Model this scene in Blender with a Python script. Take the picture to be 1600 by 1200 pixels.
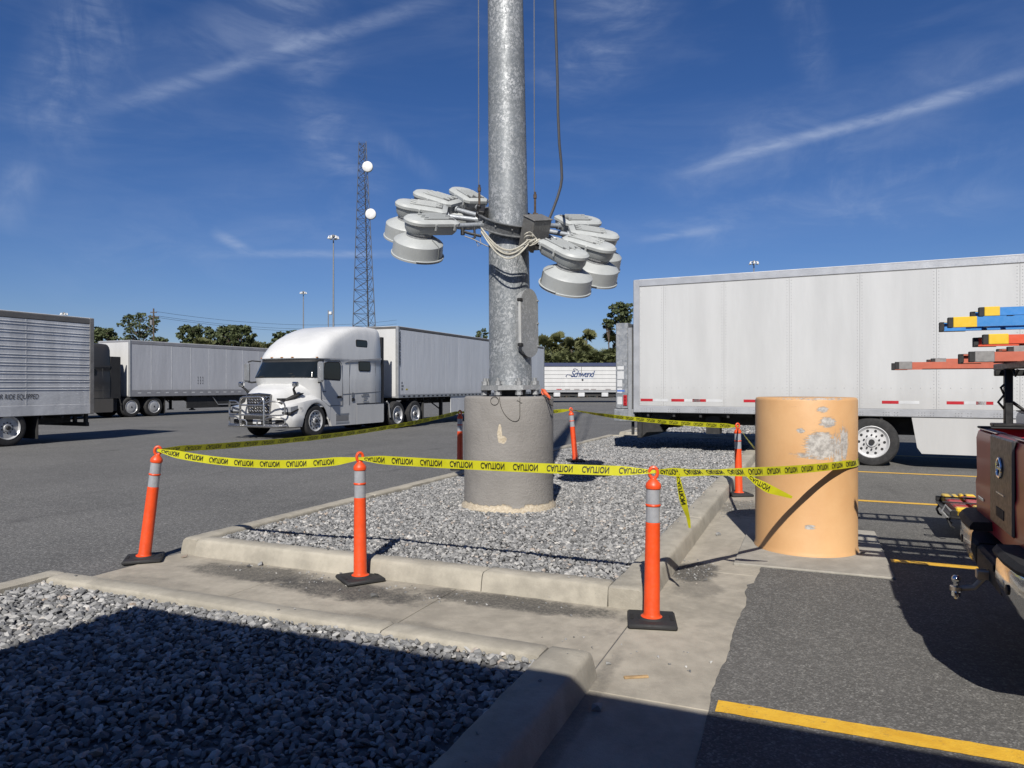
import bpy, bmesh, math, random
from math import sin, cos, pi, radians, sqrt, atan2
from mathutils import Vector, Matrix, noise as mnoise

random.seed(11)
SC = bpy.context.scene
for _o in list(bpy.data.objects):
    bpy.data.objects.remove(_o)
COL = SC.collection

# ---------------------------------------------------------------- camera
FPX, HZ, CAMH = 1110.0, 602.0, 1.65          # focal length in photo pixels, horizon row, eye height
cam_d = bpy.data.cameras.new('camera')
cam = bpy.data.objects.new('camera', cam_d)
COL.objects.link(cam)
cam.location = (0, 0, CAMH)
cam.rotation_euler = (pi / 2, 0, 0)
cam_d.sensor_width = 36.0
cam_d.lens = 36.0 * FPX / 1600.0
cam_d.shift_y = (HZ - 600.0) / 1600.0
cam_d.clip_start = 0.05
cam_d.clip_end = 6000
SC.camera = cam

# ---------------------------------------------------------------- light
SUN_EL, SUN_AZ = radians(40.0), radians(187.5)     # azimuth clockwise from +Y
sd = Vector((sin(SUN_AZ) * cos(SUN_EL), cos(SUN_AZ) * cos(SUN_EL), sin(SUN_EL)))
sun_d = bpy.data.lights.new('sun', 'SUN')
sun_d.energy = 5.0
sun_d.angle = radians(0.53)
sun_d.color = (1.0, 0.955, 0.88)
sun = bpy.data.objects.new('sun', sun_d)
COL.objects.link(sun)
sun.rotation_euler = sd.to_track_quat('Z', 'Y').to_euler()
SC.view_settings.view_transform = 'Standard'
SC.view_settings.look = 'None'
SC.view_settings.exposure = 0.55          # the photograph is exposed for the sunlit lot
SC.view_settings.gamma = 1.0
SC.view_settings.use_curve_mapping = False
SC.cycles.max_bounces = 6
SC.cycles.use_denoising = True

world = bpy.data.worlds.new('World')
SC.world = world
world.use_nodes = True


def build_world():
    nt = world.node_tree
    N, L = nt.nodes, nt.links
    N.clear()
    out = N.new('ShaderNodeOutputWorld')
    bg = N.new('ShaderNodeBackground')
    bg.inputs['Strength'].default_value = 0.0615
    L.new(bg.outputs[0], out.inputs[0])
    sky = N.new('ShaderNodeTexSky')
    sky.sky_type = 'NISHITA'
    sky.sun_disc = False
    sky.sun_elevation = SUN_EL
    sky.sun_rotation = SUN_AZ
    sky.altitude = 0
    sky.air_density = 1.0
    sky.dust_density = 0.25
    sky.ozone_density = 3.0
    hsv = N.new('ShaderNodeHueSaturation')
    hsv.inputs['Saturation'].default_value = 1.13
    hsv.inputs['Value'].default_value = 0.86
    tint = N.new('ShaderNodeMix')
    tint.data_type = 'RGBA'
    tint.blend_type = 'MULTIPLY'
    tint.inputs[0].default_value = 1.0
    tint.inputs[7].default_value = (0.68, 0.735, 0.98, 1)      # deep clear winter blue
    L.new(sky.outputs[0], tint.inputs[6])
    L.new(tint.outputs[2], hsv.inputs['Color'])
    tc = N.new('ShaderNodeTexCoord')
    D = tc.outputs['Generated']

    def m(op, a, b=None, c=None):
        n = N.new('ShaderNodeMath')
        n.operation = op
        for i, s in enumerate((a, b, c)):
            if s is None:
                continue
            if isinstance(s, (int, float)):
                n.inputs[i].default_value = s
            else:
                L.new(s, n.inputs[i])
        return n.outputs[0]

    def dot(vec):
        n = N.new('ShaderNodeVectorMath')
        n.operation = 'DOT_PRODUCT'
        L.new(D, n.inputs[0])
        n.inputs[1].default_value = vec
        return n.outputs['Value']

    def ramp(v, a, b, lo=0.0, hi=1.0):
        n = N.new('ShaderNodeMapRange')
        n.interpolation_type = 'SMOOTHSTEP'
        L.new(v, n.inputs[0])
        n.inputs[1].default_value, n.inputs[2].default_value = a, b
        n.inputs[3].default_value, n.inputs[4].default_value = lo, hi
        return n.outputs[0]

    def wisp(scale, rot, stretch, detail=6.0, lo=0.38, hi=0.72, dist=0.6):
        mp = N.new('ShaderNodeMapping')
        L.new(D, mp.inputs[0])
        mp.inputs['Rotation'].default_value = rot
        mp.inputs['Scale'].default_value = stretch
        n = N.new('ShaderNodeTexNoise')
        L.new(mp.outputs[0], n.inputs['Vector'])
        n.inputs['Scale'].default_value = scale
        n.inputs['Detail'].default_value = detail
        n.inputs['Roughness'].default_value = 0.62
        n.inputs['Distortion'].default_value = dist
        return ramp(n.outputs['Fac'], lo, hi)

    wa = wisp(9, (0.2, 0.4, 0.1), (1, 1, 2.2))
    wb = wisp(17, (0.5, 0.1, 0.7), (1.9, 1, 0.8), lo=0.3, hi=0.8)
    wc = wisp(5, (0, 0.35, 0), (0.7, 1, 3.6), lo=0.42, hi=0.85)
    wd = wisp(40, (0.1, 0.9, 0.2), (0.4, 1, 2.0), lo=0.2, hi=0.75)

    def dirp(x, y):
        return Vector(((x - 800) / FPX, 1, (HZ - y) / FPX)).normalized()

    def streak(p1, p2, w, amp, mods, end=0.25):
        a, b = dirp(*p1), dirp(*p2)
        n = a.cross(b).normalized()
        e = (b - a).normalized()
        wob = N.new('ShaderNodeTexNoise')
        L.new(D, wob.inputs['Vector'])
        wob.inputs['Scale'].default_value = 6.0
        off = m('MULTIPLY', m('SUBTRACT', wob.outputs['Fac'], 0.5), 0.9 * w / FPX)
        dist = m('ABSOLUTE', m('ADD', dot(n), off))
        f = ramp(dist, 0.0, w / FPX, 1.0, 0.0)
        al = dot(e)
        t0, t1 = a.dot(e), b.dot(e)
        d = (t1 - t0) * end
        f = m('MULTIPLY', f, m('MULTIPLY', ramp(al, t0, t0 + d), ramp(al, t1 - d, t1, 1.0, 0.0)))
        for q in mods:
            f = m('MULTIPLY', f, m('MULTIPLY_ADD', q, 0.8, 0.2))
        return m('MULTIPLY', f, amp)

    parts = [
        streak((90, 190), (760, -20), 17, 0.26, (wd,)),
        streak((90, 165), (560, -10), 70, 0.20, (wa,)),
        streak((185, -60), (70, 270), 70, 0.30, (wb, wd), 0.3),
        streak((60, 240), (-10, 370), 34, 0.24, (wb,), 0.3),
        streak((400, -60), (520, 150), 80, 0.26, (wa, wd)),
        streak((430, 130), (620, 330), 75, 0.26, (wa, wd), 0.35),
        streak((1010, 285), (1720, 85), 13, 0.42, (wd,), 0.3),
        streak((960, 300), (1720, 60), 70, 0.20, (wa,), 0.3),
        streak((810, 150), (1080, -50), 95, 0.30, (wa, wd), 0.3),
        streak((1230, -60), (1290, 160), 40, 0.18, (wb, wd), 0.3),
        streak((250, 400), (720, 396), 9, 0.34, (wd,), 0.45),
        streak((325, 360), (400, 400), 12, 0.40, (wd,), 0.4),
        streak((880, 372), (1720, 300), 48, 0.22, (wa,), 0.3),
        streak((1040, 310), (1720, 215), 60, 0.20, (wa, wb), 0.3),
        streak((980, 380), (1160, 350), 9, 0.30, (wd,), 0.4),
        streak((-40, 430), (640, 330), 110, 0.10, (wa,), 0.3),
        streak((560, 190), (700, 290), 20, 0.16, (wb,), 0.4),
    ]
    tot = parts[0]
    for q in parts[1:]:
        tot = m('ADD', tot, q)
    # thin veil everywhere above the horizon
    sep = N.new('ShaderNodeSeparateXYZ')
    L.new(D, sep.inputs[0])
    tot = m('ADD', tot, m('MULTIPLY', m('MULTIPLY', wc, ramp(sep.outputs[2], 0.05, 0.3)), 0.09))
    cl = N.new('ShaderNodeClamp')
    L.new(tot, cl.inputs[0])
    mix = N.new('ShaderNodeMix')
    mix.data_type = 'RGBA'
    L.new(cl.outputs[0], mix.inputs[0])
    L.new(hsv.outputs[0], mix.inputs[6])
    mix.inputs[7].default_value = (5.4, 6.3, 8.2, 1)
    L.new(mix.outputs[2], bg.inputs['Color'])


build_world()

# ---------------------------------------------------------------- layout helpers
TH = radians(-22.8)
AX = Vector((cos(TH), sin(TH), 0))          # across the strip of islands, towards the parking stalls
BX = Vector((-sin(TH), cos(TH), 0))         # along the strip, away from the camera
O0 = Vector((0.95, 5.18, 0))                # outer corner of the second island


def W(u, v, z=0.0):
    p = O0 + AX * u + BX * v
    return Vector((p.x, p.y, z))


def G(px, py, z=0.0):
    Y = FPX * (CAMH - z) / (py - HZ)
    return Vector(((px - 800) / FPX * Y, Y, z))


def PX(px, py, Y):
    return Vector(((px - 800) / FPX * Y, Y, CAMH + (HZ - py) / FPX * Y))


# ---------------------------------------------------------------- material helpers
MATS = {}
REFL = 0.65


class NT:
    """thin wrapper for building node materials"""

    def __init__(self, name, metal=False):
        self.metal = metal
        self.m = bpy.data.materials.new(name)
        self.m.use_nodes = True
        self.t = self.m.node_tree
        self.N, self.L = self.t.nodes, self.t.links
        self.b = self.N['Principled BSDF']
        self.tc = self.N.new('ShaderNodeTexCoord')

    def coord(self, kind='Object', scale=(1, 1, 1), rot=(0, 0, 0), loc=(0, 0, 0)):
        mp = self.N.new('ShaderNodeMapping')
        self.L.new(self.tc.outputs[kind], mp.inputs[0])
        mp.inputs['Scale'].default_value = scale
        mp.inputs['Rotation'].default_value = rot
        mp.inputs['Location'].default_value = loc
        return mp.outputs[0]

    def noise(self, scale, detail=4, rough=0.55, vec=None, dist=0.0):
        n = self.N.new('ShaderNodeTexNoise')
        self.L.new(vec if vec is not None else self.tc.outputs['Object'], n.inputs['Vector'])
        n.inputs['Scale'].default_value = scale
        n.inputs['Detail'].default_value = detail
        n.inputs['Roughness'].default_value = rough
        n.inputs['Distortion'].default_value = dist
        return n.outputs['Fac']

    def vor(self, scale, vec=None, out='Distance', feature='F1'):
        n = self.N.new('ShaderNodeTexVoronoi')
        n.feature = feature
        self.L.new(vec if vec is not None else self.tc.outputs['Object'], n.inputs['Vector'])
        n.inputs['Scale'].default_value = scale
        return n.outputs[out]

    def rng(self, v, a, b, lo=0.0, hi=1.0, smooth=True):
        n = self.N.new('ShaderNodeMapRange')
        n.interpolation_type = 'SMOOTHSTEP' if smooth else 'LINEAR'
        self.L.new(v, n.inputs[0])
        for i, s in enumerate((a, b, lo, hi)):
            n.inputs[i + 1].default_value = s
        return n.outputs[0]

    def math(self, op, a, b=None):
        n = self.N.new('ShaderNodeMath')
        n.operation = op
        for i, s in enumerate((a, b)):
            if s is None:
                continue
            if isinstance(s, (int, float)):
                n.inputs[i].default_value = s
            else:
                self.L.new(s, n.inputs[i])
        return n.outputs[0]

    def mix(self, f, a, b, mode='MIX'):
        n = self.N.new('ShaderNodeMix')
        n.data_type = 'RGBA'
        n.blend_type = mode
        for i, s in ((0, f), (6, a), (7, b)):
            if isinstance(s, (int, float)):
                n.inputs[i].default_value = s
            elif isinstance(s, (tuple, list)):
                n.inputs[i].default_value = (*s[:3], 1)
            else:
                self.L.new(s, n.inputs[i])
        return n.outputs[2]

    def sep(self, kind='Object'):
        n = self.N.new('ShaderNodeSeparateXYZ')
        self.L.new(self.tc.outputs[kind], n.inputs[0])
        return n.outputs

    def tone(self, v):
        """surface colours are given as read off the photograph; this takes them to reflectances"""
        return self.mix(1.0, v, (REFL, REFL, REFL), 'MULTIPLY')

    def set(self, key, v):
        s = self.b.inputs[key]
        if key == 'Base Color' and not self.metal:
            v = self.tone(v)
        if isinstance(v, (int, float)):
            s.default_value = v
        elif isinstance(v, (tuple, list)):
            s.default_value = (*v[:3], 1)
        else:
            self.L.new(v, s)

    def bump(self, h, strength=0.3, dist=0.01):
        n = self.N.new('ShaderNodeBump')
        n.inputs['Strength'].default_value = strength
        n.inputs['Distance'].default_value = dist
        self.L.new(h, n.inputs['Height'])
        self.L.new(n.outputs[0], self.b.inputs['Normal'])


def pm(name, col, rough=0.5, metal=0.0, var=0.12, scale=3.0, fine=40.0, bump=0.0, coat=0.0, dirt=0.0, dirtcol=(0.12, 0.10, 0.08)):
    """plain painted / plastic / metal material with slight unevenness"""
    if name in MATS:
        return MATS[name]
    t = NT(name, metal > 0.6)
    n1 = t.noise(scale, 5)
    n2 = t.noise(fine, 3)
    lo = tuple(c * (1 - var) for c in col)
    hi = tuple(min(1, c * (1 + var * 0.6)) for c in col)
    c = t.mix(t.rng(n1, 0.3, 0.7), lo, hi)
    if dirt:
        d = t.math('MULTIPLY', t.rng(t.noise(scale * 1.7, 7, 0.7), 0.45, 0.8), dirt)
        c = t.mix(d, c, dirtcol)
    t.set('Base Color', c)
    t.set('Roughness', t.rng(n2, 0.25, 0.75, max(0.02, rough - 0.08), min(1, rough + 0.08)))
    t.set('Metallic', metal)
    if coat:
        t.set('Coat Weight', coat)
        t.set('Coat Roughness', 0.06)
    if bump:
        t.bump(n2, 0.35, bump)
    MATS[name] = t.m
    return t.m


# ---------------------------------------------------------------- mesh helpers
class MB:
    def __init__(self):
        self.v, self.f, self.mi, self.sm = [], [], [], []

    def add(self, vs, fs, m=0, smooth=False, M=None):
        o = len(self.v)
        if M is not None:
            vs = [M @ Vector(p) for p in vs]
        self.v.extend([tuple(p) for p in vs])
        for f in fs:
            self.f.append([i + o for i in f])
            self.mi.append(m)
            self.sm.append(smooth)
        return self

    def box(self, x0, x1, y0, y1, z0, z1, m=0, M=None, b=0.0):
        if x0 > x1: x0, x1 = x1, x0
        if y0 > y1: y0, y1 = y1, y0
        if z0 > z1: z0, z1 = z1, z0
        if b <= 0:
            vs = [(x, y, z) for z in (z0, z1) for y in (y0, y1) for x in (x0, x1)]
            fs = [(0, 2, 3, 1), (4, 5, 7, 6), (0, 1, 5, 4), (2, 6, 7, 3), (0, 4, 6, 2), (1, 3, 7, 5)]
            return self.add(vs, fs, m, False, M)
        lo, hi = (x0, y0, z0), (x1, y1, z1)
        b = min(b, 0.49 * min(h - l for h, l in zip(hi, lo)))
        idx, vs = {}, []
        for sx in (0, 1):
            for sy in (0, 1):
                for sz in (0, 1):
                    for ax in range(3):
                        p = []
                        for k, s in enumerate((sx, sy, sz)):
                            e = hi[k] if s else lo[k]
                            if k != ax:
                                e += -b if s else b
                            p.append(e)
                        idx[(sx, sy, sz, ax)] = len(vs)
                        vs.append(tuple(p))
        fs = []

        def key(a, s, o1, s1, o2, s2, ax):
            t = [0, 0, 0]
            t[a], t[o1], t[o2] = s, s1, s2
            return idx[(*t, ax)]
        for a in range(3):
            o1, o2 = (a + 1) % 3, (a + 2) % 3
            for s in (0, 1):
                fs.append([key(a, s, o1, p, o2, q, a) for p, q in ((0, 0), (1, 0), (1, 1), (0, 1))])
        for a in range(3):                       # edges along axis a
            o1, o2 = (a + 1) % 3, (a + 2) % 3
            for p in (0, 1):
                for q in (0, 1):
                    fs.append([key(a, 0, o1, p, o2, q, o1), key(a, 1, o1, p, o2, q, o1),
                               key(a, 1, o1, p, o2, q, o2), key(a, 0, o1, p, o2, q, o2)])
        for sx in (0, 1):
            for sy in (0, 1):
                for sz in (0, 1):
                    fs.append([idx[(sx, sy, sz, k)] for k in range(3)])
        return self.add(vs, fs, m, False, M)

    def cyl(self, p0, p1, r0, r1=None, n=12, m=0, caps=True, smooth=True, M=None):
        r1 = r0 if r1 is None else r1
        p0, p1 = Vector(p0), Vector(p1)
        d = (p1 - p0)
        if d.length < 1e-9:
            return self
        q = d.to_track_quat('Z', 'Y')
        vs, fs = [], []
        for p, r in ((p0, r0), (p1, r1)):
            for i in range(n):
                a = 2 * pi * i / n
                vs.append(p + q @ Vector((r * cos(a), r * sin(a), 0)))
        for i in range(n):
            j = (i + 1) % n
            fs.append((i, j, n + j, n + i))
        self.add(vs, fs, m, smooth, M)
        if caps:
            self.add([vs[i] for i in range(n)][::-1], [tuple(range(n))], m, False, M)
            self.add([vs[n + i] for i in range(n)], [tuple(range(n))], m, False, M)
        return self

    def tube(self, pts, r, n=8, m=0, M=None, closed=False, caps=True):
        pts = [Vector(p) for p in pts]
        k = len(pts)
        vs, fs = [], []
        up = None
        for i, p in enumerate(pts):
            if closed:
                t = pts[(i + 1) % k] - pts[i - 1]
            else:
                t = pts[min(i + 1, k - 1)] - pts[max(i - 1, 0)]
            t.normalize()
            if up is None:
                up = Vector((0, 0, 1)) if abs(t.z) < 0.9 else Vector((1, 0, 0))
            x = up.cross(t)
            if x.length < 1e-6:
                x = Vector((1, 0, 0)).cross(t)
            x.normalize()
            y = t.cross(x)
            up = y
            rr = r[i] if isinstance(r, (list, tuple)) else r
            for j in range(n):
                a = 2 * pi * j / n
                vs.append(p + x * (rr * cos(a)) + y * (rr * sin(a)))
        for i in range(k if closed else k - 1):
            i2 = (i + 1) % k
            for j in range(n):
                j2 = (j + 1) % n
                fs.append((i * n + j, i * n + j2, i2 * n + j2, i2 * n + j))
        if caps and not closed:
            fs.append(tuple(range(n))[::-1])
            fs.append(tuple((k - 1) * n + j for j in range(n)))
        return self.add(vs, fs, m, True, M)

    def lathe(self, prof, n=32, m=0, M=None, smooth=True, close=False):
        vs, fs = [], []
        for r, z in prof:
            for i in range(n):
                a = 2 * pi * i / n
                vs.append((r * cos(a), r * sin(a), z))
        k = len(prof)
        for i in range(k if close else k - 1):
            i2 = (i + 1) % k
            for j in range(n):
                j2 = (j + 1) % n
                fs.append((i * n + j, i * n + j2, i2 * n + j2, i2 * n + j))
        if not close:
            if prof[0][0] > 1e-5:
                fs.append(tuple(range(n))[::-1])
            if prof[-1][0] > 1e-5:
                fs.append(tuple((k - 1) * n + j for j in range(n)))
        return self.add(vs, fs, m, smooth, M)

    def prism(self, poly, z0, z1, m=0, M=None, smooth=False):
        n = len(poly)
        vs = [(x, y, z0) for x, y in poly] + [(x, y, z1) for x, y in poly]
        fs = [tuple(range(n))[::-1], tuple(range(n, 2 * n))]
        fs += [(i, (i + 1) % n, n + (i + 1) % n, n + i) for i in range(n)]
        return self.add(vs, fs, m, smooth, M)

    def loft(self, rings, m=0, closed=True, cap0=True, cap1=True, smooth=True, M=None):
        n = len(rings[0])
        vs = [p for r in rings for p in r]
        fs = []
        for i in range(len(rings) - 1):
            for j in range(n if closed else n - 1):
                j2 = (j + 1) % n
                fs.append((i * n + j, i * n + j2, (i + 1) * n + j2, (i + 1) * n + j))
        if cap0:
            fs.append(tuple(range(n))[::-1])
        if cap1:
            fs.append(tuple((len(rings) - 1) * n + j for j in range(n)))
        return self.add(vs, fs, m, smooth, M)

    def mesh(self, name, mats, sharp=38, recalc=True):
        me = bpy.data.meshes.new(name)
        me.from_pydata(self.v, [], self.f)
        if not isinstance(mats, (list, tuple)):
            mats = [mats]
        for mt in mats:
            me.materials.append(mt)
        me.polygons.foreach_set('material_index', self.mi)
        me.polygons.foreach_set('use_smooth', self.sm)
        if recalc:
            bm = bmesh.new()
            bm.from_mesh(me)
            bmesh.ops.recalc_face_normals(bm, faces=bm.faces)
            bm.to_mesh(me)
            bm.free()
        if any(self.sm):
            me.set_sharp_from_angle(angle=radians(sharp))
        me.update()
        return me

    def build(self, name, mats, parent=None, loc=None, **k):
        return link(name, self.mesh(name, mats, **k), parent, loc)


def link(name, data, parent=None, loc=None, rot=None):
    o = bpy.data.objects.new(name, data)
    COL.objects.link(o)
    if parent is not None:
        o.parent = parent
    if loc is not None:
        o.location = loc
    if rot is not None:
        o.rotation_euler = rot
    return o


def tag(o, label=None, cat=None, group=None, kind=None):
    for k, v in (('label', label), ('category', cat), ('group', group), ('kind', kind)):
        if v:
            o[k] = v
    return o


def thing(name, label, cat, loc=(0, 0, 0), rz=0.0, group=None):
    o = link(name, None, None, loc)
    o.rotation_euler = (0, 0, rz)
    o.empty_display_size = 0.2
    return tag(o, label, cat, group)


def kids(o):
    return [c for c in bpy.data.objects if c.parent == o]


def copy_tree(o, parent=None, swap=None):
    c = o.copy()
    COL.objects.link(c)
    c.parent = parent
    for ch in TREE_KIDS.get(o.name) or kids(o):
        copy_tree(ch, c, swap)
    return c


TREE_KIDS = {}


def rrect(w, h, r, n=5, cx=0.0, cy=0.0):
    """rounded rectangle outline"""
    pts = []
    for sx, sy, a0 in ((1, 1, 0), (-1, 1, 90), (-1, -1, 180), (1, -1, 270)):
        for i in range(n + 1):
            a = radians(a0 + 90 * i / n)
            pts.append((cx + sx * (w / 2 - r) + r * cos(a), cy + sy * (h / 2 - r) + r * sin(a)))
    return pts


def interp(x, xs, ys):
    if x <= xs[0]:
        return ys[0]
    for i in range(len(xs) - 1):
        if x <= xs[i + 1]:
            t = (x - xs[i]) / (xs[i + 1] - xs[i])
            return ys[i] + (ys[i + 1] - ys[i]) * t
    return ys[-1]


def text_geo(s, size=1.0, shear=0.0, align='LEFT', bold=0.0, spacing=1.0):
    """flat text as (verts, faces) in the xy plane, baseline at y = 0"""
    cu = bpy.data.curves.new('txt', 'FONT')
    cu.body = s
    cu.size = size
    cu.shear = shear
    cu.align_x = align
    cu.offset = bold
    cu.space_character = spacing
    cu.resolution_u = 3
    ob = bpy.data.objects.new('txt', cu)
    me = bpy.data.meshes.new_from_object(ob)
    vs = [tuple(v.co) for v in me.vertices]
    fs = [tuple(p.vertices) for p in me.polygons]
    bpy.data.objects.remove(ob)
    bpy.data.curves.remove(cu)
    bpy.data.meshes.remove(me)
    return vs, fs


def frame(origin, xdir, zdir=(0, 0, 1)):
    """matrix whose local x runs along xdir, local z along zdir (y completes it)"""
    x = Vector(xdir).normalized()
    z = Vector(zdir)
    z = (z - x * z.dot(x)).normalized()
    y = z.cross(x)
    M = Matrix((x, y, z)).transposed().to_4x4()
    M.translation = Vector(origin)
    return M

# ================================================================ surface materials
def asphalt(name, dark, light, fleck, seed, fine=1.0):
    t = NT(name)
    v = t.coord('Object', (1, 1, 1), loc=(seed, seed * 1.7, 0))
    agg = t.vor(105 * fine, v, 'Color')
    coarse = t.noise(38 * fine, 3, 0.75, v)
    sepc = t.N.new('ShaderNodeSeparateColor')
    t.L.new(agg, sepc.inputs[0])
    big = t.noise(0.35, 5, 0.6, v)
    mid = t.noise(3.5, 6, 0.65, v)
    fine_n = t.noise(160 * fine, 2, 0.6, v)
    # tyre-worn streaks running along the strip of islands
    vs = t.coord('Object', (1.1, 0.06, 1), loc=(seed, 0, 0))
    streak = t.noise(0.9, 4, 0.6, vs)
    f = t.math('ADD', t.math('MULTIPLY', big, 0.42), t.math('ADD', t.math('MULTIPLY', mid, 0.33), t.math('MULTIPLY', streak, 0.25)))
    c = t.mix(t.rng(f, 0.36, 0.64), dark, light)
    c = t.mix(t.rng(sepc.outputs[0], 0.0, 1.0, 0.38, 0.0, False), c, (dark[0] * 0.55, dark[1] * 0.55, dark[2] * 0.55))
    c = t.mix(t.rng(sepc.outputs[1], 0.70, 1.0, 0.0, 0.62), c, fleck)
    c = t.mix(t.rng(t.noise(420, 2, 0.6, v), 0.5, 0.75, 0.0, 0.35), c, fleck)
    c = t.mix(t.rng(coarse, 0.42, 0.62, 0.42, 0.0), c, (dark[0] * 0.45, dark[1] * 0.45, dark[2] * 0.45))
    c = t.mix(t.rng(coarse, 0.56, 0.74, 0.0, 0.40), c, fleck)
    stain = t.rng(t.noise(1.1, 6, 0.7, t.coord('Object', (1, 0.45, 1), loc=(3 + seed, 9, 0))), 0.57, 0.72, 0.0, 0.5)
    c = t.mix(stain, c, (dark[0] * 0.4, dark[1] * 0.4, dark[2] * 0.4))
    t.set('Base Color', c)
    t.set('Roughness', 0.88)
    t.set('Specular IOR Level', 0.3)
    t.bump(t.math('ADD', t.vor(95 * fine, v), t.math('MULTIPLY', fine_n, 0.5)), 0.55, 0.006)
    return t.m


M_LOT = asphalt('old_asphalt', (0.132, 0.131, 0.128), (0.212, 0.208, 0.20), (0.40, 0.395, 0.385), 0.0, 0.7)
M_PARK = asphalt('parking_asphalt', (0.135, 0.131, 0.123), (0.20, 0.193, 0.18), (0.37, 0.36, 0.335), 5.0)


def concrete(name, base, stains=(), dark=0.5):
    """stains: (u, v, half-u, half-v) patches of ground-in grit in object space"""
    t = NT(name)
    a = t.noise(0.9, 6, 0.65)
    b = t.noise(7, 6, 0.7)
    c = t.noise(120, 3, 0.6)
    lo = tuple(x * 0.74 for x in base)
    hi = tuple(min(1, x * 1.1) for x in base)
    col = t.mix(t.rng(t.math('ADD', t.math('MULTIPLY', a, 0.6), t.math('MULTIPLY', b, 0.4)), 0.36, 0.64), lo, hi)
    col = t.mix(t.rng(c, 0.62, 0.8, 0, 0.35), col, tuple(x * 0.45 for x in base))
    st = t.noise(2.2, 7, 0.72, t.coord('Object', (1, 1, 1), loc=(4, 2, 0)))
    col = t.mix(t.rng(st, 0.56, 0.8, 0, dark), col, (0.12, 0.115, 0.11))
    st2 = t.noise(0.7, 8, 0.72, t.coord('Object', (1.6, 1, 1), loc=(11, 7, 0)))
    col = t.mix(t.rng(st2, 0.5, 0.72, 0, dark * 0.6), col, tuple(x * 0.5 for x in base))
    col = t.mix(t.rng(t.noise(16, 5, 0.8), 0.62, 0.78, 0, dark * 0.8), col, (0.10, 0.095, 0.09))
    xyz = t.sep()
    for (u, v, hu, hv, amt) in stains:
        du = t.math('DIVIDE', t.math('SUBTRACT', xyz[0], u), hu)
        dv = t.math('DIVIDE', t.math('SUBTRACT', xyz[1], v), hv)
        r2 = t.math('ADD', t.math('MULTIPLY', du, du), t.math('MULTIPLY', dv, dv))
        r2 = t.math('ADD', r2, t.math('MULTIPLY', t.math('SUBTRACT', t.noise(5, 6, 0.75), 0.5), 2.2))
        f = t.rng(r2, 0.25, 1.05, amt, 0)
        f = t.math('MULTIPLY', f, t.rng(t.noise(60, 4, 0.7), 0.3, 0.6, 0.55, 1.0))
        col = t.mix(f, col, (0.062, 0.060, 0.058))
    t.set('Base Color', col)
    t.set('Roughness', 0.9)
    t.set('Specular IOR Level', 0.25)
    t.bump(t.math('ADD', t.math('MULTIPLY', b, 1.6), c), 0.4, 0.006)
    return t.m


M_CONC = concrete('walkway_concrete', (0.445, 0.405, 0.335),
                  ((-3.35, -0.3, 0.85, 0.26, 0.8), (-2.3, -0.42, 0.9, 0.26, 0.92), (-0.95, -0.2, 1.0, 0.2, 0.85),
                   (-3.9, -0.9, 0.6, 0.2, 0.3), (0.17, 1.25, 0.26, 0.42, 0.92), (0.28, 0.75, 0.22, 0.35, 0.45),
                   (0.3, 4.8, 0.4, 0.8, 0.6), (0.2, 7.5, 0.4, 1.6, 0.6), (-1.6, -0.95, 0.7, 0.12, 0.35), (0.05, -1.9, 0.08, 1.2, 0.4)))
M_KERB = concrete('kerb_concrete', (0.46, 0.425, 0.355), dark=0.35)
M_PAD = concrete('pad_concrete', (0.42, 0.395, 0.345), dark=0.4)


def m_paint_line():
    t = NT('yellow_paint')
    n = t.noise(9, 6, 0.7)
    c = t.mix(t.rng(n, 0.3, 0.7), (0.74, 0.40, 0.02), (0.88, 0.52, 0.04))
    c = t.mix(t.rng(t.noise(38, 6, 0.8), 0.57, 0.70, 0, 0.85), c, (0.11, 0.105, 0.10))
    c = t.mix(t.rng(t.noise(2.2, 6, 0.7), 0.5, 0.75, 0, 0.2), c, (0.30, 0.20, 0.06))
    t.set('Base Color', c)
    t.set('Roughness', 0.7)
    t.bump(t.vor(95), 0.35, 0.004)
    return t.m


M_LINE = m_paint_line()


def m_stone():
    t = NT('grey_limestone')
    oi = t.N.new('ShaderNodeObjectInfo')
    r = oi.outputs['Random']
    cr = t.N.new('ShaderNodeValToRGB')
    t.L.new(r, cr.inputs[0])
    e = cr.color_ramp.elements
    e[0].position, e[0].color = 0.0, (0.085, 0.086, 0.088, 1)
    e[1].position, e[1].color = 1.0, (0.66, 0.65, 0.62, 1)
    for p, c in ((0.3, (0.17, 0.172, 0.175, 1)), (0.6, (0.27, 0.27, 0.268, 1)), (0.85, (0.40, 0.395, 0.385, 1)), (0.955, (0.50, 0.49, 0.47, 1)), (0.97, (0.36, 0.27, 0.20, 1))):
        k = e.new(p)
        k.color = c
    n = t.noise(35, 4, 0.6)
    c = t.mix(t.rng(n, 0.4, 0.75, 0, 0.4), cr.outputs[0], (0.58, 0.575, 0.56))
    c = t.mix(t.rng(t.noise(70, 5, 0.75), 0.55, 0.75, 0, 0.5), c, (0.09, 0.09, 0.092))
    t.set('Base Color', c)
    t.set('Roughness', 0.8)
    return t.m


M_STONE = m_stone()
M_BED = pm('stone_dust', (0.13, 0.13, 0.135), 0.95, var=0.35, scale=6, bump=0.01)


def m_grass():
    t = NT('rough_grass')
    c = t.mix(t.rng(t.noise(0.08, 6, 0.6), 0.35, 0.65), (0.055, 0.075, 0.025), (0.13, 0.12, 0.055))
    t.set('Base Color', c)
    t.set('Roughness', 0.95)
    return t.m


# ================================================================ the ground
def sheet(name, pts, z, mat, uv=True, parent=None):
    mb = MB()
    mb.add([(p[0], p[1], z) for p in pts], [tuple(range(len(pts)))])
    o = mb.build(name, mat, parent)
    if uv:
        o.location = O0
        o.rotation_euler = (0, 0, TH)
    return o


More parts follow.
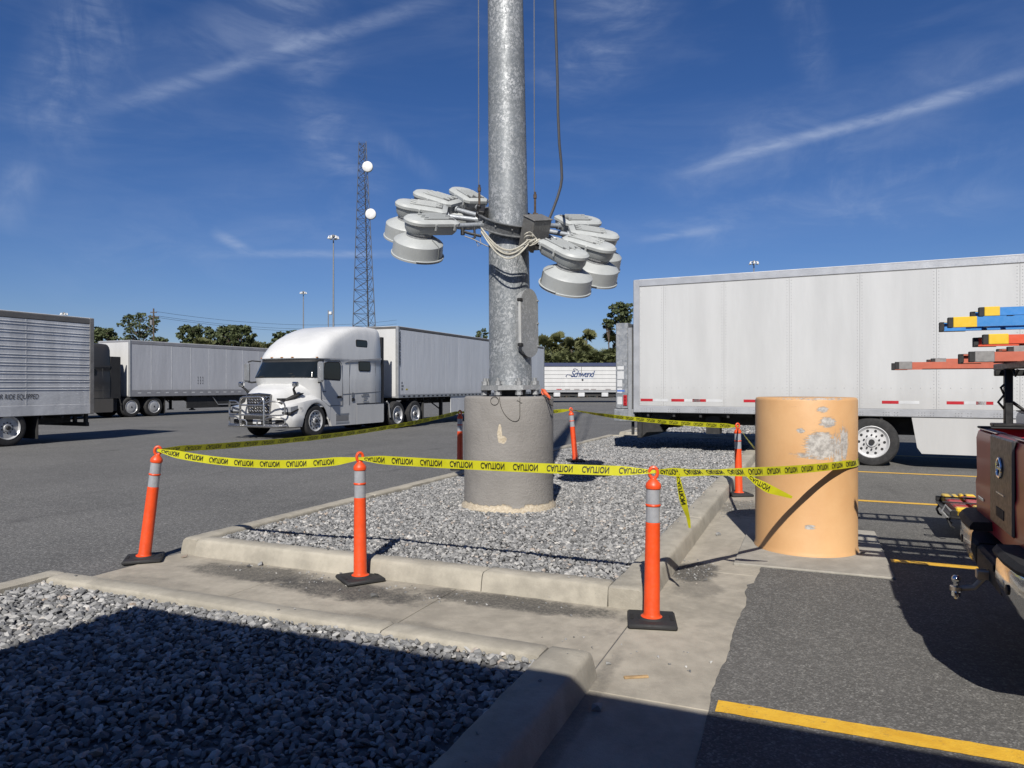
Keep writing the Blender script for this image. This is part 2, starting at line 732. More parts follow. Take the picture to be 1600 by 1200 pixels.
g = sheet('ground', [(-2600, -600), (2600, -600), (2600, 3200), (-2600, 3200)], -0.03, m_grass(), uv=False)
tag(g, 'flat grassy ground reaching to the horizon', kind='structure')
lot = sheet('truck_lot', [(-110, -45), (110, -45), (110, 90), (-110, 90)], 0.0, M_LOT)
tag(lot, 'weathered grey asphalt of the truck lot', kind='structure')
walk = sheet('walkway', [(-4.56, -12), (1.3, -12), (1.3, 16.8), (-4.56, 16.8)], 0.002, M_BED)
tag(walk, 'stained concrete walkway and gutter between the gravel islands', kind='structure')
def slab(u0, u1, v0, v1):
    mb = MB()
    mb.box(u0 + 0.004, u1 - 0.004, v0 + 0.004, v1 - 0.004, -0.05, 0.009, b=0.003)
    mb.build('slab', M_CONC, walk)


for u0, u1 in ((-4.56, -3.05), (-3.05, -1.5), (-1.5, -0.02)):
    slab(u0, u1, -1.28, 0.0)
gv = [-12, -9, -6.2, -3.4, -1.46, 1.3, 4.4, 7.5, 10.6, 13.7, 16.8]
for v0, v1 in zip(gv[:-1], gv[1:]):
    slab(-0.02, 1.25, v0, v1)
slab(-4.56, -0.02, 15.83, 17.17)
edge = []
rr = random.Random(4)
v = -14.0
while v < 17:
    u = 0.66 + 0.045 * mnoise.noise((v * 1.3, 1.0, 0)) + 0.025 * mnoise.noise((v * 6, 4.0, 0)) + 0.06 * (v > 1.0)
    edge.append((u, v))
    v += 0.07
park = sheet('parking_lot', edge + [(0.75, 40), (70, 40), (70, -14)], 0.014, M_PARK)
tag(park, 'dark asphalt of the striped parking stalls', kind='structure')

mb = MB()
mb.box(0.48, 1.79, 1.62, 3.7, 0.0, 0.03, b=0.008)
pad = mb.build('concrete_pad', M_PAD)
pad.location, pad.rotation_euler = O0, (0, 0, TH)
tag(pad, 'low concrete pad under the orange pillar', kind='structure')

for (u0, u1, vv) in ((0.69, 6.5, -1.40), (1.82, 7.2, 2.33), (0.85, 7.2, 6.06), (0.9, 9.5, 9.80), (1.0, 9.5, 13.5)):
    mb = MB()
    up_, lo_ = [], []
    nseg = int((u1 - u0) / 0.03)
    for i in range(nseg + 1):
        uu = u0 + (u1 - u0) * i / nseg
        j1 = 0.005 * mnoise.noise((uu * 14, vv, 1)) + 0.004 * mnoise.noise((uu * 45, vv, 3))
        j2 = 0.005 * mnoise.noise((uu * 14, vv, 7)) + 0.004 * mnoise.noise((uu * 45, vv, 9))
        up_.append((uu, vv + 0.068 + j1))
        lo_.append((uu, vv - 0.068 + j2))
    n_ = len(up_)
    mb.add([(a, b, 0.0175) for a, b in lo_ + up_], [(i, i + 1, n_ + i + 1, n_ + i) for i in range(n_ - 1)])
    mb.build('parking_line', M_LINE, park)


# ---------------------------------------------------------------- kerbs
def kerb_run(parent, p0, p1, inward, w, seg=3.05, joints=None):
    """poured kerb along the outer line p0 -> p1 (u, v), body lying on the inward side"""
    a, b = Vector((*p0, 0)), Vector((*p1, 0))
    d = (b - a)
    Ltot = d.length
    d.normalize()
    inn = Vector((*inward, 0))
    cuts = [0.0] + (joints or []) + [Ltot]
    if joints is None:
        cuts = [0.0]
        while cuts[-1] + seg < Ltot - 0.6:
            cuts.append(cuts[-1] + seg)
        cuts.append(Ltot)
    for i in range(len(cuts) - 1):
        s0, s1 = cuts[i] + 0.004, cuts[i + 1] - 0.004
        st = [s0, s0 + 0.02]
        k = max(2, int((s1 - s0) / 0.05))
        st += [s0 + 0.02 + (s1 - s0 - 0.04) * j / k for j in range(1, k + 1)] + [s1]
        prof = [(-0.035, -0.02), (-0.018, 0.07), (-0.004, 0.135), (0.006, 0.153), (0.022, 0.162),
                (w * 0.5, 0.164), (w - 0.018, 0.162), (w - 0.004, 0.154), (w, 0.135), (w, -0.02)]
        rings = []
        for j, s in enumerate(st):
            end = 0.012 if j in (0, len(st) - 1) else 0.0
            ring = []
            for (q, z) in prof:
                jj = 0.004 * mnoise.noise(((a + d * s).x * 5 + q * 20, (a + d * s).y * 5, z * 30)) + 0.004 * mnoise.noise(((a + d * s).x * 23 + q * 40, (a + d * s).y * 23, z * 60))
                zz = z + jj - (end if z > 0.1 else 0)
                p = a + d * s + inn * (q + jj)
                ring.append((p.x, p.y, zz))
            rings.append(ring)
        mb = MB()
        mb.loft(rings, smooth=True)
        mb.build('kerb_segment', M_KERB, parent, sharp=50)


def island(name, label, v0, v1, wl=0.18, wr=0.25, wf=0.18, wb=0.18, uL=-4.52):
    k = link(name, None, None, O0)
    k.rotation_euler = (0, 0, TH)
    tag(k, label, kind='structure')
    kerb_run(k, (0, v0 - 0.02), (0, v1), (-1, 0), wr)                        # stall side
    kerb_run(k, (uL, v0 + 0.005), (uL, v1), (1, 0), wl)                       # lot side
    if wf:
        kerb_run(k, (uL + wl + 0.003, v0), (-wr - 0.003, v0), (0, 1), wf)
    if wb:
        kerb_run(k, (uL + wl + 0.003, v1), (-wr - 0.003, v1), (0, -1), wb)
    return k


island('kerb', 'pale concrete kerb around the gravel bed of the light mast', 0.0, 15.8)
island('kerb', 'pale concrete kerb around the foreground gravel bed', -10.0, -1.29)
island('kerb', 'pale concrete kerb around the far gravel bed under the trailer', 17.2, 33.0)


def stone_tree(name, dmin, dens, rmin, rmax, seed, nvar=14):
    ng = bpy.data.node_groups.new(name, 'GeometryNodeTree')
    ng.interface.new_socket('Geometry', in_out='INPUT', socket_type='NodeSocketGeometry')
    ng.interface.new_socket('Geometry', in_out='OUTPUT', socket_type='NodeSocketGeometry')
    N, L = ng.nodes, ng.links
    gi, go = N.new('NodeGroupInput'), N.new('NodeGroupOutput')
    ds = N.new('GeometryNodeDistributePointsOnFaces')
    ds.distribute_method = 'POISSON' if dmin else 'RANDOM'
    L.new(gi.outputs[0], ds.inputs['Mesh'])
    if dmin:
        ds.inputs['Distance Min'].default_value = dmin
        ds.inputs['Density Max'].default_value = dens
    else:
        ds.inputs['Density'].default_value = dens
    ds.inputs['Seed'].default_value = seed
    jn = N.new('GeometryNodeJoinGeometry')
    for k in range(nvar):
        pt = N.new('GeometryNodePoints')
        pt.inputs['Count'].default_value = 13 + k % 7
        rv = N.new('FunctionNodeRandomValue')
        rv.data_type = 'FLOAT_VECTOR'
        rv.inputs[0].default_value = (-1, -1, -1)
        rv.inputs[1].default_value = (1, 1, 1)
        rv.inputs['Seed'].default_value = seed * 31 + k
        nz = N.new('ShaderNodeVectorMath')
        nz.operation = 'NORMALIZE'
        L.new(rv.outputs[0], nz.inputs[0])
        L.new(nz.outputs[0], pt.inputs['Position'])
        hull = N.new('GeometryNodeConvexHull')
        L.new(pt.outputs[0], hull.inputs[0])
        tr = N.new('GeometryNodeTransform')
        q = random.Random(k + seed)
        tr.inputs['Scale'].default_value = (1.0, q.uniform(0.58, 0.9), q.uniform(0.36, 0.66))
        L.new(hull.outputs[0], tr.inputs[0])
        g2i = N.new('GeometryNodeGeometryToInstance')
        sm = N.new('GeometryNodeSetMaterial')
        sm.inputs['Material'].default_value = M_STONE
        L.new(tr.outputs[0], sm.inputs[0])
        L.new(sm.outputs[0], g2i.inputs[0])
        L.new(g2i.outputs[0], jn.inputs[0])
    ip = N.new('GeometryNodeInstanceOnPoints')
    L.new(ds.outputs['Points'], ip.inputs['Points'])
    L.new(jn.outputs[0], ip.inputs['Instance'])
    ip.inputs['Pick Instance'].default_value = True
    ro = N.new('FunctionNodeRandomValue')
    ro.data_type = 'FLOAT_VECTOR'
    ro.inputs[0].default_value = (-0.55, -0.55, 0)
    ro.inputs[1].default_value = (0.55, 0.55, 6.28)
    ro.inputs['Seed'].default_value = seed + 3
    L.new(ro.outputs[0], ip.inputs['Rotation'])
    rs = N.new('FunctionNodeRandomValue')
    rs.data_type = 'FLOAT'
    rs.inputs[2].default_value = rmin
    rs.inputs[3].default_value = rmax
    rs.inputs['Seed'].default_value = seed + 9
    L.new(rs.outputs[1], ip.inputs['Scale'])
    L.new(ip.outputs[0], go.inputs[0])
    return ng


def gravel(name, label, quads, z, dmin, dens, rmin, rmax, seed):
    """quads: (u0, u1, v0, v1) patches covered with loose stones"""
    mb = MB()
    for (u0, u1, v0, v1) in quads:
        nu, nv = max(1, int((u1 - u0) / 0.5)), max(1, int((v1 - v0) / 0.5))
        for i in range(nu):
            for j in range(nv):
                a, b = u0 + (u1 - u0) * i / nu, u0 + (u1 - u0) * (i + 1) / nu
                c, d = v0 + (v1 - v0) * j / nv, v0 + (v1 - v0) * (j + 1) / nv
                zz = lambda p, q: z + (0.018 * mnoise.noise((p * 1.1, q * 1.1, seed)) if dmin else 0)
                mb.add([(a, c, zz(a, c)), (b, c, zz(b, c)), (b, d, zz(b, d)), (a, d, zz(a, d))], [(0, 1, 2, 3)])
    o = mb.build(name, M_STONE, recalc=False)
    o.location, o.rotation_euler = O0, (0, 0, TH)
    md = o.modifiers.new('stones', 'NODES')
    md.node_group = stone_tree(name + '_nodes', dmin, dens, rmin, rmax, seed)
    return tag(o, label, kind='stuff')


for nm, v0, v1 in (('a', 0.1, 15.7), ('b', -9.9, -1.4), ('c', 17.3, 32.9)):
    bb = sheet('gravel_base', [(-4.38, v0), (-0.2, v0), (-0.2, v1), (-4.38, v1)], 0.108, M_BED)
    tag(bb, 'stone dust under the gravel', kind='structure')
gravel('gravel', 'grey crushed stone filling the foreground bed', [(-4.36, -0.24, -6.2, -1.45)], 0.120, 0.024, 2200, 0.011, 0.040, 3)
gravel('gravel', 'grey crushed stone around the mast foundation', [(-4.36, -0.24, 0.16, 7.5)], 0.120, 0.022, 2600, 0.010, 0.033, 7)
gravel('gravel', 'grey crushed stone in the far half of the mast bed', [(-4.36, -0.24, 7.5, 15.64)], 0.122, 0.030, 1400, 0.016, 0.034, 12)
gravel('gravel', 'grey crushed stone in the bed under the white trailer', [(-4.36, -0.24, 17.4, 30)], 0.125, 0.07, 300, 0.03, 0.06, 15)
gravel('loose_gravel', 'small stones and grit scattered over the concrete walkway and gutter',
       [(-4.1, -2.6, -0.30, -0.05), (-3.0, -1.4, -0.52, -0.08), (-1.5, -0.4, -0.34, -0.05), (0.04, 0.36, 0.85, 1.7),
        (0.03, 0.42, 3.9, 5.6), (0.03, 0.3, 6.3, 9.5), (-0.5, 0.6, -1.0, -0.7)], 0.012, 0, 70, 0.004, 0.014, 21)
gravel('loose_gravel', 'fine crumbs of stone piled in the gutter beside the orange post and pillar',
       [(0.05, 0.34, 0.95, 1.6), (0.04, 0.4, 4.2, 5.4)], 0.012, 0, 420, 0.004, 0.011, 23)

gravel('loose_gravel', 'a few stones kicked up onto the kerb tops', [(-4.3, -0.3, -1.43, -1.31), (-4.3, -0.3, 0.03, 0.15), (-0.22, -0.05, 0.3, 6.0), (-0.22, -0.05, -5.5, -1.4)], 0.168, 0, 9, 0.006, 0.016, 29)

# loose stones big enough to see one by one
STONE_ME = []
for k in range(4):
    q = random.Random(70 + k)
    bm = bmesh.new()
    for _ in range(12):
        bm.verts.new((q.uniform(-1, 1), q.uniform(-0.75, 0.75), q.uniform(-0.5, 0.5)))
    r = bmesh.ops.convex_hull(bm, input=bm.verts)
    bmesh.ops.delete(bm, geom=[x for x in bm.verts if not x.link_faces], context='VERTS')
    me = bpy.data.meshes.new('loose_stone')
    bm.to_mesh(me)
    bm.free()
    me.materials.append(M_STONE)
    STONE_ME.append(me)
for i, (px, py, s, lb) in enumerate((
        (586, 935, 0.035, 'dark loose stone lying alone in front of the middle post'),
        (408, 885, 0.035, 'pale loose stone near the walkway end of the kerb'),
        (388, 888, 0.03, 'pale loose stone left of the stones on the walkway'),
        (447, 886, 0.028, 'small loose stone on the dark walkway stain'),
        (533, 902, 0.03, 'pale loose stone beside the middle post base'),
        (288, 873, 0.03, 'loose stone under the broken kerb corner'),
        (860, 938, 0.026, 'dark loose stone against the front kerb'),
        (934, 1112, 0.038, 'dark loose clod beside the near kerb end'),
        (1122, 838, 0.035, 'loose stone near the pillar shadow in the gutter'),
        (1348, 872, 0.026, 'small dark stone at the foot of the orange pillar'),
        (951, 1041, 0.02, 'tan pebble beside the near kerb block'),
        (610, 888, 0.026, 'grey pebble right of the middle post base'))):
    p = G(px, py)
    o = link('loose_stone', STONE_ME[i % 4], None, (p.x, p.y, 0.010 + s * 0.4 + (0.03 if i == 9 else 0)), (0, 0, i * 1.3))
    o.scale = (s, s, s)
    tag(o, lb, 'stone', 'loose stones on the concrete')

p = G(994, 1062)
mb = MB()
mb.box(-0.07, 0.07, -0.011, 0.011, 0, 0.012, b=0.002)
mb.box(-0.02, 0.066, 0.012, 0.02, 0, 0.008, b=0.002)
o = mb.build('wood_chip', pm('raw_wood', (0.45, 0.30, 0.15), 0.8, var=0.3, scale=20), None, (p.x, p.y, 0.0095))
o.rotation_euler = (0, 0, 0.12)
tag(o, 'small splintered piece of wood lying on the concrete gutter', 'wood chip')

# ---------------------------------------------------------------- building behind the photographer (its shadow fills the foreground)
H = 3.05
cor = Vector((-2.60, 4.94, 0.12)) - Vector((sd.x, sd.y, 0)) * -1 * ((H - 0.12) / sd.z)
bld = thing('building', 'unseen low flat roofed building behind the viewer, eaves deepened to darken the near gravel', 'building', (cor.x, cor.y, 0), TH)
mb = MB()
mb.box(0.6, 14, -9, -2.4, 0.0, H - 0.25)
mb.build('wall', pm('stucco', (0.50, 0.45, 0.37), 0.9, bump=0.01), bld)
mb = MB()
mb.box(0, 14.3, -9.3, 0, H - 0.25, H, b=0.02)  # unseen eaves, brought low overhead to block sky light from the shaded gravel
mb.build('roof', pm('roof_trim', (0.30, 0.28, 0.26), 0.6), bld)
mb = MB()
mb.box(5.0, 6.1, -2.405, -2.35, 0.0, 2.2, b=0.01)
mb.build('door', pm('door_paint', (0.12, 0.18, 0.16), 0.4), bld)
for k in range(3):
    mb = MB()
    mb.box(7.3 + 2.1 * k, 8.8 + 2.1 * k, -2.405, -2.36, 0.9, 2.3, b=0.01)
    mb.build('window', pm('window_glass', (0.02, 0.025, 0.03), 0.06), bld)

# ================================================================ foundation, mast, lamp ring
def m_foundation():
    t = NT('grey_painted_concrete')
    n1 = t.noise(2.2, 6, 0.65)
    n2 = t.noise(26, 6, 0.72)
    c = t.mix(t.rng(n1, 0.3, 0.7), (0.245, 0.23, 0.212), (0.30, 0.283, 0.262))
    streak = t.noise(5, 4, 0.6, t.coord('Object', (1, 1, 7)))
    c = t.mix(t.rng(streak, 0.58, 0.75, 0, 0.35), c, (0.31, 0.295, 0.275))
    xyz = t.sep()
    ang = t.math('ARCTAN2', xyz[0], t.math('MULTIPLY', xyz[1], -1.0))

    def chip(a0, z0, ha, hz, thr=0.75):
        da = t.math('DIVIDE', t.math('SUBTRACT', ang, a0), ha)
        dz = t.math('DIVIDE', t.math('SUBTRACT', xyz[2], z0), hz)
        r = t.math('ADD', t.math('MULTIPLY', da, da), t.math('MULTIPLY', dz, dz))
        r = t.math('ADD', r, t.math('MULTIPLY', t.math('SUBTRACT', t.noise(14, 4, 0.7), 0.5), 1.6))
        return t.rng(r, thr, thr + 0.1, 1, 0)
    f = t.math('MAXIMUM', chip(-0.19, 1.07, 0.055, 0.12), chip(-0.13, 1.00, 0.10, 0.05))
    low = t.math('ADD', xyz[2], t.math('MULTIPLY', t.math('SUBTRACT', t.noise(5, 5, 0.7), 0.5), 0.18))
    f = t.math('MAXIMUM', f, t.rng(low, 0.195, 0.21, 1, 0))
    c = t.mix(f, c, t.mix(t.rng(t.noise(40, 3), 0.3, 0.7), (0.46, 0.38, 0.27), (0.66, 0.58, 0.45)))
    t.set('Base Color', c)
    t.set('Roughness', 0.85)
    h = t.math('SUBTRACT', t.math('ADD', n2, t.math('MULTIPLY', streak, 0.3)), t.math('MULTIPLY', f, 0.8))
    t.bump(t.math('ADD', h, t.math('MULTIPLY', t.noise(70, 4, 0.7), 0.6)), 0.55, 0.016)
    return t.m


KM = 0.955
FX, FY = -0.041, 9.06
FR = 0.567
mb = MB()
prof = [(0.0, 0.0), (0.60, 0.0), (0.60, 0.15), (FR + 0.004, 0.185), (FR, 0.21), (FR, 0.5), (FR, 1.0), (FR, 1.48), (FR - 0.008, 1.502), (FR - 0.025, 1.512), (0.0, 1.512)]
mb.lathe(prof, 96, 0)
fo = mb.build('concrete_foundation', m_foundation(), None, (FX, FY, 0.0), sharp=60)
tag(fo, 'grey painted concrete cylinder carrying the galvanised light mast', 'foundation')


def m_galv(name, base=(0.42, 0.44, 0.46), scale=26.0, spot=0.8, rough=0.42, metal=0.75):
    t = NT(name)
    v = t.coord('Object', (1, 1, 0.8))
    col = t.vor(scale, v, 'Color')
    s = t.N.new('ShaderNodeSeparateColor')
    t.L.new(col, s.inputs[0])
    col2 = t.vor(scale * 2.6, v, 'Color')
    s2 = t.N.new('ShaderNodeSeparateColor')
    t.L.new(col2, s2.inputs[0])
    big = t.noise(1.7, 5, 0.6)
    lo = tuple(x * 0.78 for x in base)
    c = t.mix(t.rng(big, 0.3, 0.7), lo, base)
    patch = t.rng(t.noise(3.0, 4, 0.6), 0.35, 0.65, 0.3, 1.0)
    f = t.math('MULTIPLY', t.rng(s.outputs[0], 0.70, 0.86), patch)
    f = t.math('MAXIMUM', f, t.math('MULTIPLY', t.rng(s2.outputs[1], 0.74, 0.88), patch))
    c = t.mix(t.math('MULTIPLY', f, spot), c, (0.74, 0.75, 0.76))
    t.set('Base Color', c)
    t.set('Metallic', metal)
    t.set('Roughness', t.rng(s.outputs[2], 0, 1, rough - 0.1, rough + 0.14, False))
    t.bump(t.noise(60, 3), 0.08, 0.004)
    return t.m


M_GALV = m_galv('mast_zinc', (0.245, 0.265, 0.28), 40, 0.50, 0.5, 0.22)
M_GALV2 = m_galv('hardware_zinc', (0.34, 0.35, 0.355), 60, 0.35, 0.55, 0.25)
M_BLACK = pm('black_rubber', (0.018, 0.018, 0.019), 0.75, var=0.3)
M_DARK = pm('dark_steel', (0.035, 0.035, 0.037), 0.6, 0.3, var=0.3)
M_RUST = pm('rusty_steel', (0.10, 0.07, 0.05), 0.85, 0.2, var=0.4, scale=20)

mast = thing('light_mast', 'tall galvanised steel mast bolted on the grey concrete cylinder', 'light mast', (FX + 0.025, FY, 1.512))
mast.scale = (KM, KM, KM)
mast.rotation_euler = (0, -0.0135, 0)
mb = MB()
mb.lathe([(0.292, 0.14), (0.287, 0.17), (0.276, 1.2), (0.261, 2.7), (0.236, 5.3), (0.17, 14.0), (0.09, 28.0), (0.0, 28.05)], 72, 0)
mb.build('shaft', M_GALV, mast, sharp=60)
mb = MB()
pl = [(0.42 * cos(radians(22.5 + 45 * i)), 0.42 * sin(radians(22.5 + 45 * i))) for i in range(8)]
mb.prism(pl, 0.085, 0.145)
mb.build('base_plate', M_GALV2, mast)
mb = MB()
mb.lathe([(0.0, 0.001), (0.2, 0.001), (0.2, 0.085), (0.0, 0.085)], 24)
mb.build('conduit_stub', M_DARK, mast)
bolt = MB()
bolt.cyl((0, 0, -0.01), (0, 0, 0.24), 0.022, n=10)
bolt.cyl((0, 0, 0.02), (0, 0, 0.075), 0.048, n=6, smooth=False)
bolt.cyl((0, 0, 0.148), (0, 0, 0.20), 0.045, n=6, smooth=False)
bolt.cyl((0, 0, 0.075), (0, 0, 0.084), 0.055, n=12)
bme = bolt.mesh('anchor_bolt', M_GALV2)
for i in range(8):
    a = radians(22.5 + 45 * i - 5)
    link('anchor_bolt', bme, mast, (0.355 * cos(a), 0.355 * sin(a), 0))
# hand hole with its bolted cover, turned to the right of the viewer
ha = radians(51)
hn = Vector((sin(ha), -cos(ha), 0))
Mh = frame((hn.x * 0.235, hn.y * 0.235, 0.955), Vector((cos(ha), sin(ha), 0)))


def stadium(w, h, n=10):
    pts = []
    for i in range(n + 1):
        a = pi * i / n
        pts.append((w / 2 * cos(a), (h - w) / 2 + w / 2 * sin(a)))
    for i in range(n + 1):
        a = pi + pi * i / n
        pts.append((w / 2 * cos(a), -(h - w) / 2 + w / 2 * sin(a)))
    return pts


R90 = Matrix.Rotation(pi / 2, 4, 'X')      # local xy -> xz plane, local +z -> -y (outwards)
mb = MB()
mb.prism(stadium(0.32, 0.86), 0.0, 0.085, M=Mh @ R90)
hr = mb.build('hand_hole_frame', M_GALV2, mast)
mb = MB()
mb.prism(stadium(0.36, 0.90), 0.088, 0.105, M=Mh @ R90)
cv = mb.build('hand_hole_cover', M_GALV2, mast)
mb = MB()
mb.box(-0.205, -0.17, -0.105, -0.07, -0.27, 0.27, M=Mh, b=0.004)
mb.build('hinge_bar', pm('pale_zinc', (0.62, 0.62, 0.60), 0.5, 0.3), cv)
for zz in (-0.29, 0.29):
    mb = MB()
    mb.box(-0.215, -0.155, -0.115, -0.06, zz - 0.02, zz + 0.02, M=Mh, b=0.005)
    mb.build('hinge_end', M_BLACK, cv)
for zz in (-0.3, 0.0, 0.3):
    mb = MB()
    mb.cyl((0.16, -0.1, zz), (0.16, -0.125, zz), 0.012, n=8, M=Mh)
    mb.build('cover_bolt', M_GALV2, cv)
mb = MB()
mb.lathe([(0.0, 28.0), (0.42, 28.02), (0.45, 28.2), (0.3, 28.42), (0.0, 28.5)], 24)
mb.build('mast_head', M_GALV2, mast)

# loops of thin ground wire and an orange strap left on top of the foundation
mb = MB()
M_WIRE = pm('thin_dark_wire', (0.05, 0.045, 0.04), 0.6, 0.4)


def onface(a, z, off=0.004):
    return (FX + (FR + off) * sin(a), FY - (FR + off) * cos(a), z + 0.007)


pts = []
for i in range(26):
    t = i / 25
    a = -0.19 + 0.43 * (0.5 - 0.5 * cos(pi * min(1, t * 1.35)))
    pts.append(onface(a, 1.50 - 0.29 * sin(pi * t) * (1.0 if t < 0.6 else 1.0)))
mb.tube(pts, 0.0035, 5)
pts = [onface(-0.30 + 0.09 * cos(2 * pi * i / 14), 1.455 + 0.05 * sin(2 * pi * i / 14)) for i in range(14)]
mb.tube(pts, 0.0035, 5, closed=True)
pts = [onface(0.17 + 0.12 * i / 9, 1.47 + 0.035 * cos(i * 0.35) - 0.05 * (1 - i / 9)) for i in range(10)]
mb.tube(pts, 0.003, 5)
tag(mb.build('wire_loop', M_WIRE), 'thin dark wire hanging in loops over the grey foundation edge', 'wire')

q = PX(846, 607, 8.79)
mb = MB()
pts = [(q.x + 0.0, q.y, 1.60), (q.x + 0.03, q.y - 0.03, 1.585), (q.x + 0.045, q.y - 0.05, 1.555), (q.x + 0.075, q.y - 0.07, 1.525), (q.x + 0.09, q.y - 0.09, 1.505), (q.x + 0.10, q.y - 0.1, 1.47)]
mb.tube(pts, [0.008, 0.022, 0.024, 0.018, 0.02, 0.006], 7)
mb.tube([(q.x + 0.01, q.y, 1.59), (q.x + 0.0, q.y - 0.03, 1.56), (q.x + 0.02, q.y - 0.04, 1.53)], 0.009, 6)
tag(mb.build('orange_strap', pm('orange_strap', (0.75, 0.10, 0.02), 0.6, var=0.3, scale=30)), 'crumpled orange strap on the right rim of the grey foundation', 'strap')
mb = MB()
mb.tube([(q.x + 0.02, q.y - 0.05, 1.52), (q.x + 0.06, q.y - 0.12, 1.49), (q.x + 0.1, q.y - 0.15, 1.42), (q.x + 0.13, q.y - 0.14, 1.40)], 0.007, 6)
mb.tube([(q.x + 0.05, q.y - 0.1, 1.51), (q.x + 0.12, q.y - 0.11, 1.47), (q.x + 0.09, q.y - 0.13, 1.41)], 0.006, 6)
tag(mb.build('loose_wire', M_WIRE), 'tangle of dark wire beside the orange strap on the foundation', 'wire')

# ---------------------------------------------------------------- lowered lamp ring
RC = Vector((FX, FY, 3.735))
nrm = Vector((0.187, -0.53, 1.0)).normalized()
xr = (Vector((1, 0, 0)) - nrm * nrm.x).normalized()
MR = frame(RC, xr, nrm) @ Matrix.Scale(KM, 4)
ring = link('lamp_ring', None)
ring.matrix_world = MR
tag(ring, 'lowered ring with eight grey floodlights hanging tilted round the mast', 'lamp ring')
MRi = MR.inverted()


def LR(px, py, Y):
    return MRi @ PX(px, py - 3, Y * KM)


M_LAMP = pm('lamp_grey', (0.46, 0.48, 0.475), 0.45, var=0.07, scale=5, dirt=0.18, dirtcol=(0.3, 0.3, 0.28))
M_LAMPD = pm('lamp_lid', (0.50, 0.52, 0.51), 0.45, var=0.08, scale=6, dirt=0.25, dirtcol=(0.28, 0.28, 0.26))
M_RIB = pm('lamp_rib', (0.40, 0.42, 0.42), 0.5)
mb = MB()
mb.lathe([(0.40, -0.075), (0.445, -0.075), (0.445, -0.066), (0.412, -0.06), (0.412, 0.06), (0.445, 0.066), (0.445, 0.075), (0.40, 0.075)], 64, close=True)
mb.build('ring_channel', m_galv('ring_zinc', (0.24, 0.25, 0.26), 60, 0.3, 0.5, 0.6), ring)
for i in range(12):
    a = 2 * pi * i / 12 + 0.1
    mb = MB()
    mb.cyl((0.41 * cos(a), 0.41 * sin(a), 0.02), (0.43 * cos(a), 0.43 * sin(a), 0.02), 0.012, n=6)
    mb.build('ring_bolt', M_GALV2, ring)

lid = MB()


def lamp_outline(x0, x1, w, n=14, ch=0.05):
    r = w / 2
    pts = [(x0, -r + ch), (x0 + ch, -r)]
    for i in range(n + 1):
        a = -pi / 2 + pi * i / n
        pts.append((x1 - r + r * cos(a), r * sin(a)))
    pts += [(x0 + ch, r), (x0, r - ch)]
    return pts


def stackloft(mb, levels, m=0):
    mb.loft([[(x, y, z) for x, y in lamp_outline(*pr)] for z, pr in levels], m, smooth=True)


hb = MB()
stackloft(hb, [(-0.12, (0.87, 1.47, 0.30)), (-0.085, (0.85, 1.49, 0.34)), (0.0, (0.84, 1.50, 0.36))])
H_ME = hb.mesh('luminaire', M_LAMP, sharp=30)
stackloft(lid, [(0.002, (0.825, 1.515, 0.39)), (0.035, (0.825, 1.515, 0.39)), (0.058, (0.86, 1.49, 0.33)), (0.066, (0.90, 1.45, 0.26))])
L_ME = lid.mesh('lid', M_LAMPD, sharp=25)
nk = MB()
MN = Matrix.Translation((1.30, 0, 0))
nk.lathe([(0.165, -0.115), (0.165, -0.13), (0.155, -0.135), (0.155, -0.158), (0.165, -0.162), (0.165, -0.18)], 36, M=MN)
N_ME = nk.mesh('neck', M_GALV2)
hd = MB()
hd.lathe([(0.165, -0.170), (0.185, -0.172), (0.295, -0.232), (0.31, -0.246), (0.318, -0.405), (0.330, -0.410), (0.330, -0.432), (0.305, -0.432), (0.30, -0.29), (0.15, -0.21)], 48, M=MN, close=True)
HD_ME = hd.mesh('reflector_hood', M_LAMP, sharp=25)
ln = MB()
ln.lathe([(0.0, -0.418), (0.302, -0.415), (0.302, -0.405), (0.0, -0.405)], 36, M=MN)
LN_ME = ln.mesh('lens', pm('lamp_lens', (0.55, 0.57, 0.58), 0.12))
S_MES = []
for s in (-1, 1):                                       # raised seams of the hood's hinged half
    sm_ = MB()
    a = radians(118 * s)
    d = Vector((cos(a), sin(a), 0))
    Mq = MN @ frame((0, 0, 0), d)
    sm_.box(0.300, 0.324, -0.007, 0.007, -0.405, -0.24, M=Mq)
    sm_.add([(0.20, -0.006, -0.172), (0.20, 0.006, -0.172), (0.302, 0.006, -0.228), (0.302, -0.006, -0.228),
             (0.20, -0.006, -0.182), (0.20, 0.006, -0.182), (0.298, 0.006, -0.246), (0.298, -0.006, -0.246)],
            [(0, 1, 2, 3), (7, 6, 5, 4), (0, 4, 5, 1), (1, 5, 6, 2), (2, 6, 7, 3), (3, 7, 4, 0)], M=Mq)
    S_MES.append(sm_.mesh('hood_seam', pm('seam_grey', (0.22, 0.23, 0.23), 0.5)))
rim = MB()
rp = []
for i in range(30):
    a = radians(-118 + 236 * i / 29) + pi
    rp.append((1.30 + 0.33 * cos(a), 0.333 * sin(a), -0.402))
rim.tube(rp, 0.010, 6)
RM_ME = rim.mesh('rim_ledge', M_LAMPD)
rb = MB()
rb.box(0.0, 0.34, -0.007, 0.007, 0.05, 0.084, b=0.002)
RB_ME = rb.mesh('cooling_rib', M_LAMPD)
vp = MB()
vp.box(0.89, 1.27, -0.122, 0.122, 0.05, 0.0685, b=0.002)  # dark plate added under the ribs, paints in the shade between them
VP_ME = vp.mesh('rib_gap_shade', pm('rib_gap_dark', (0.07, 0.072, 0.075), 0.6))
cl = MB()
cl.box(-0.014, 0.014, -0.012, 0.012, -0.05, 0.03, b=0.004)
CL_ME = cl.mesh('lid_clip', M_LAMPD)
ar = MB()
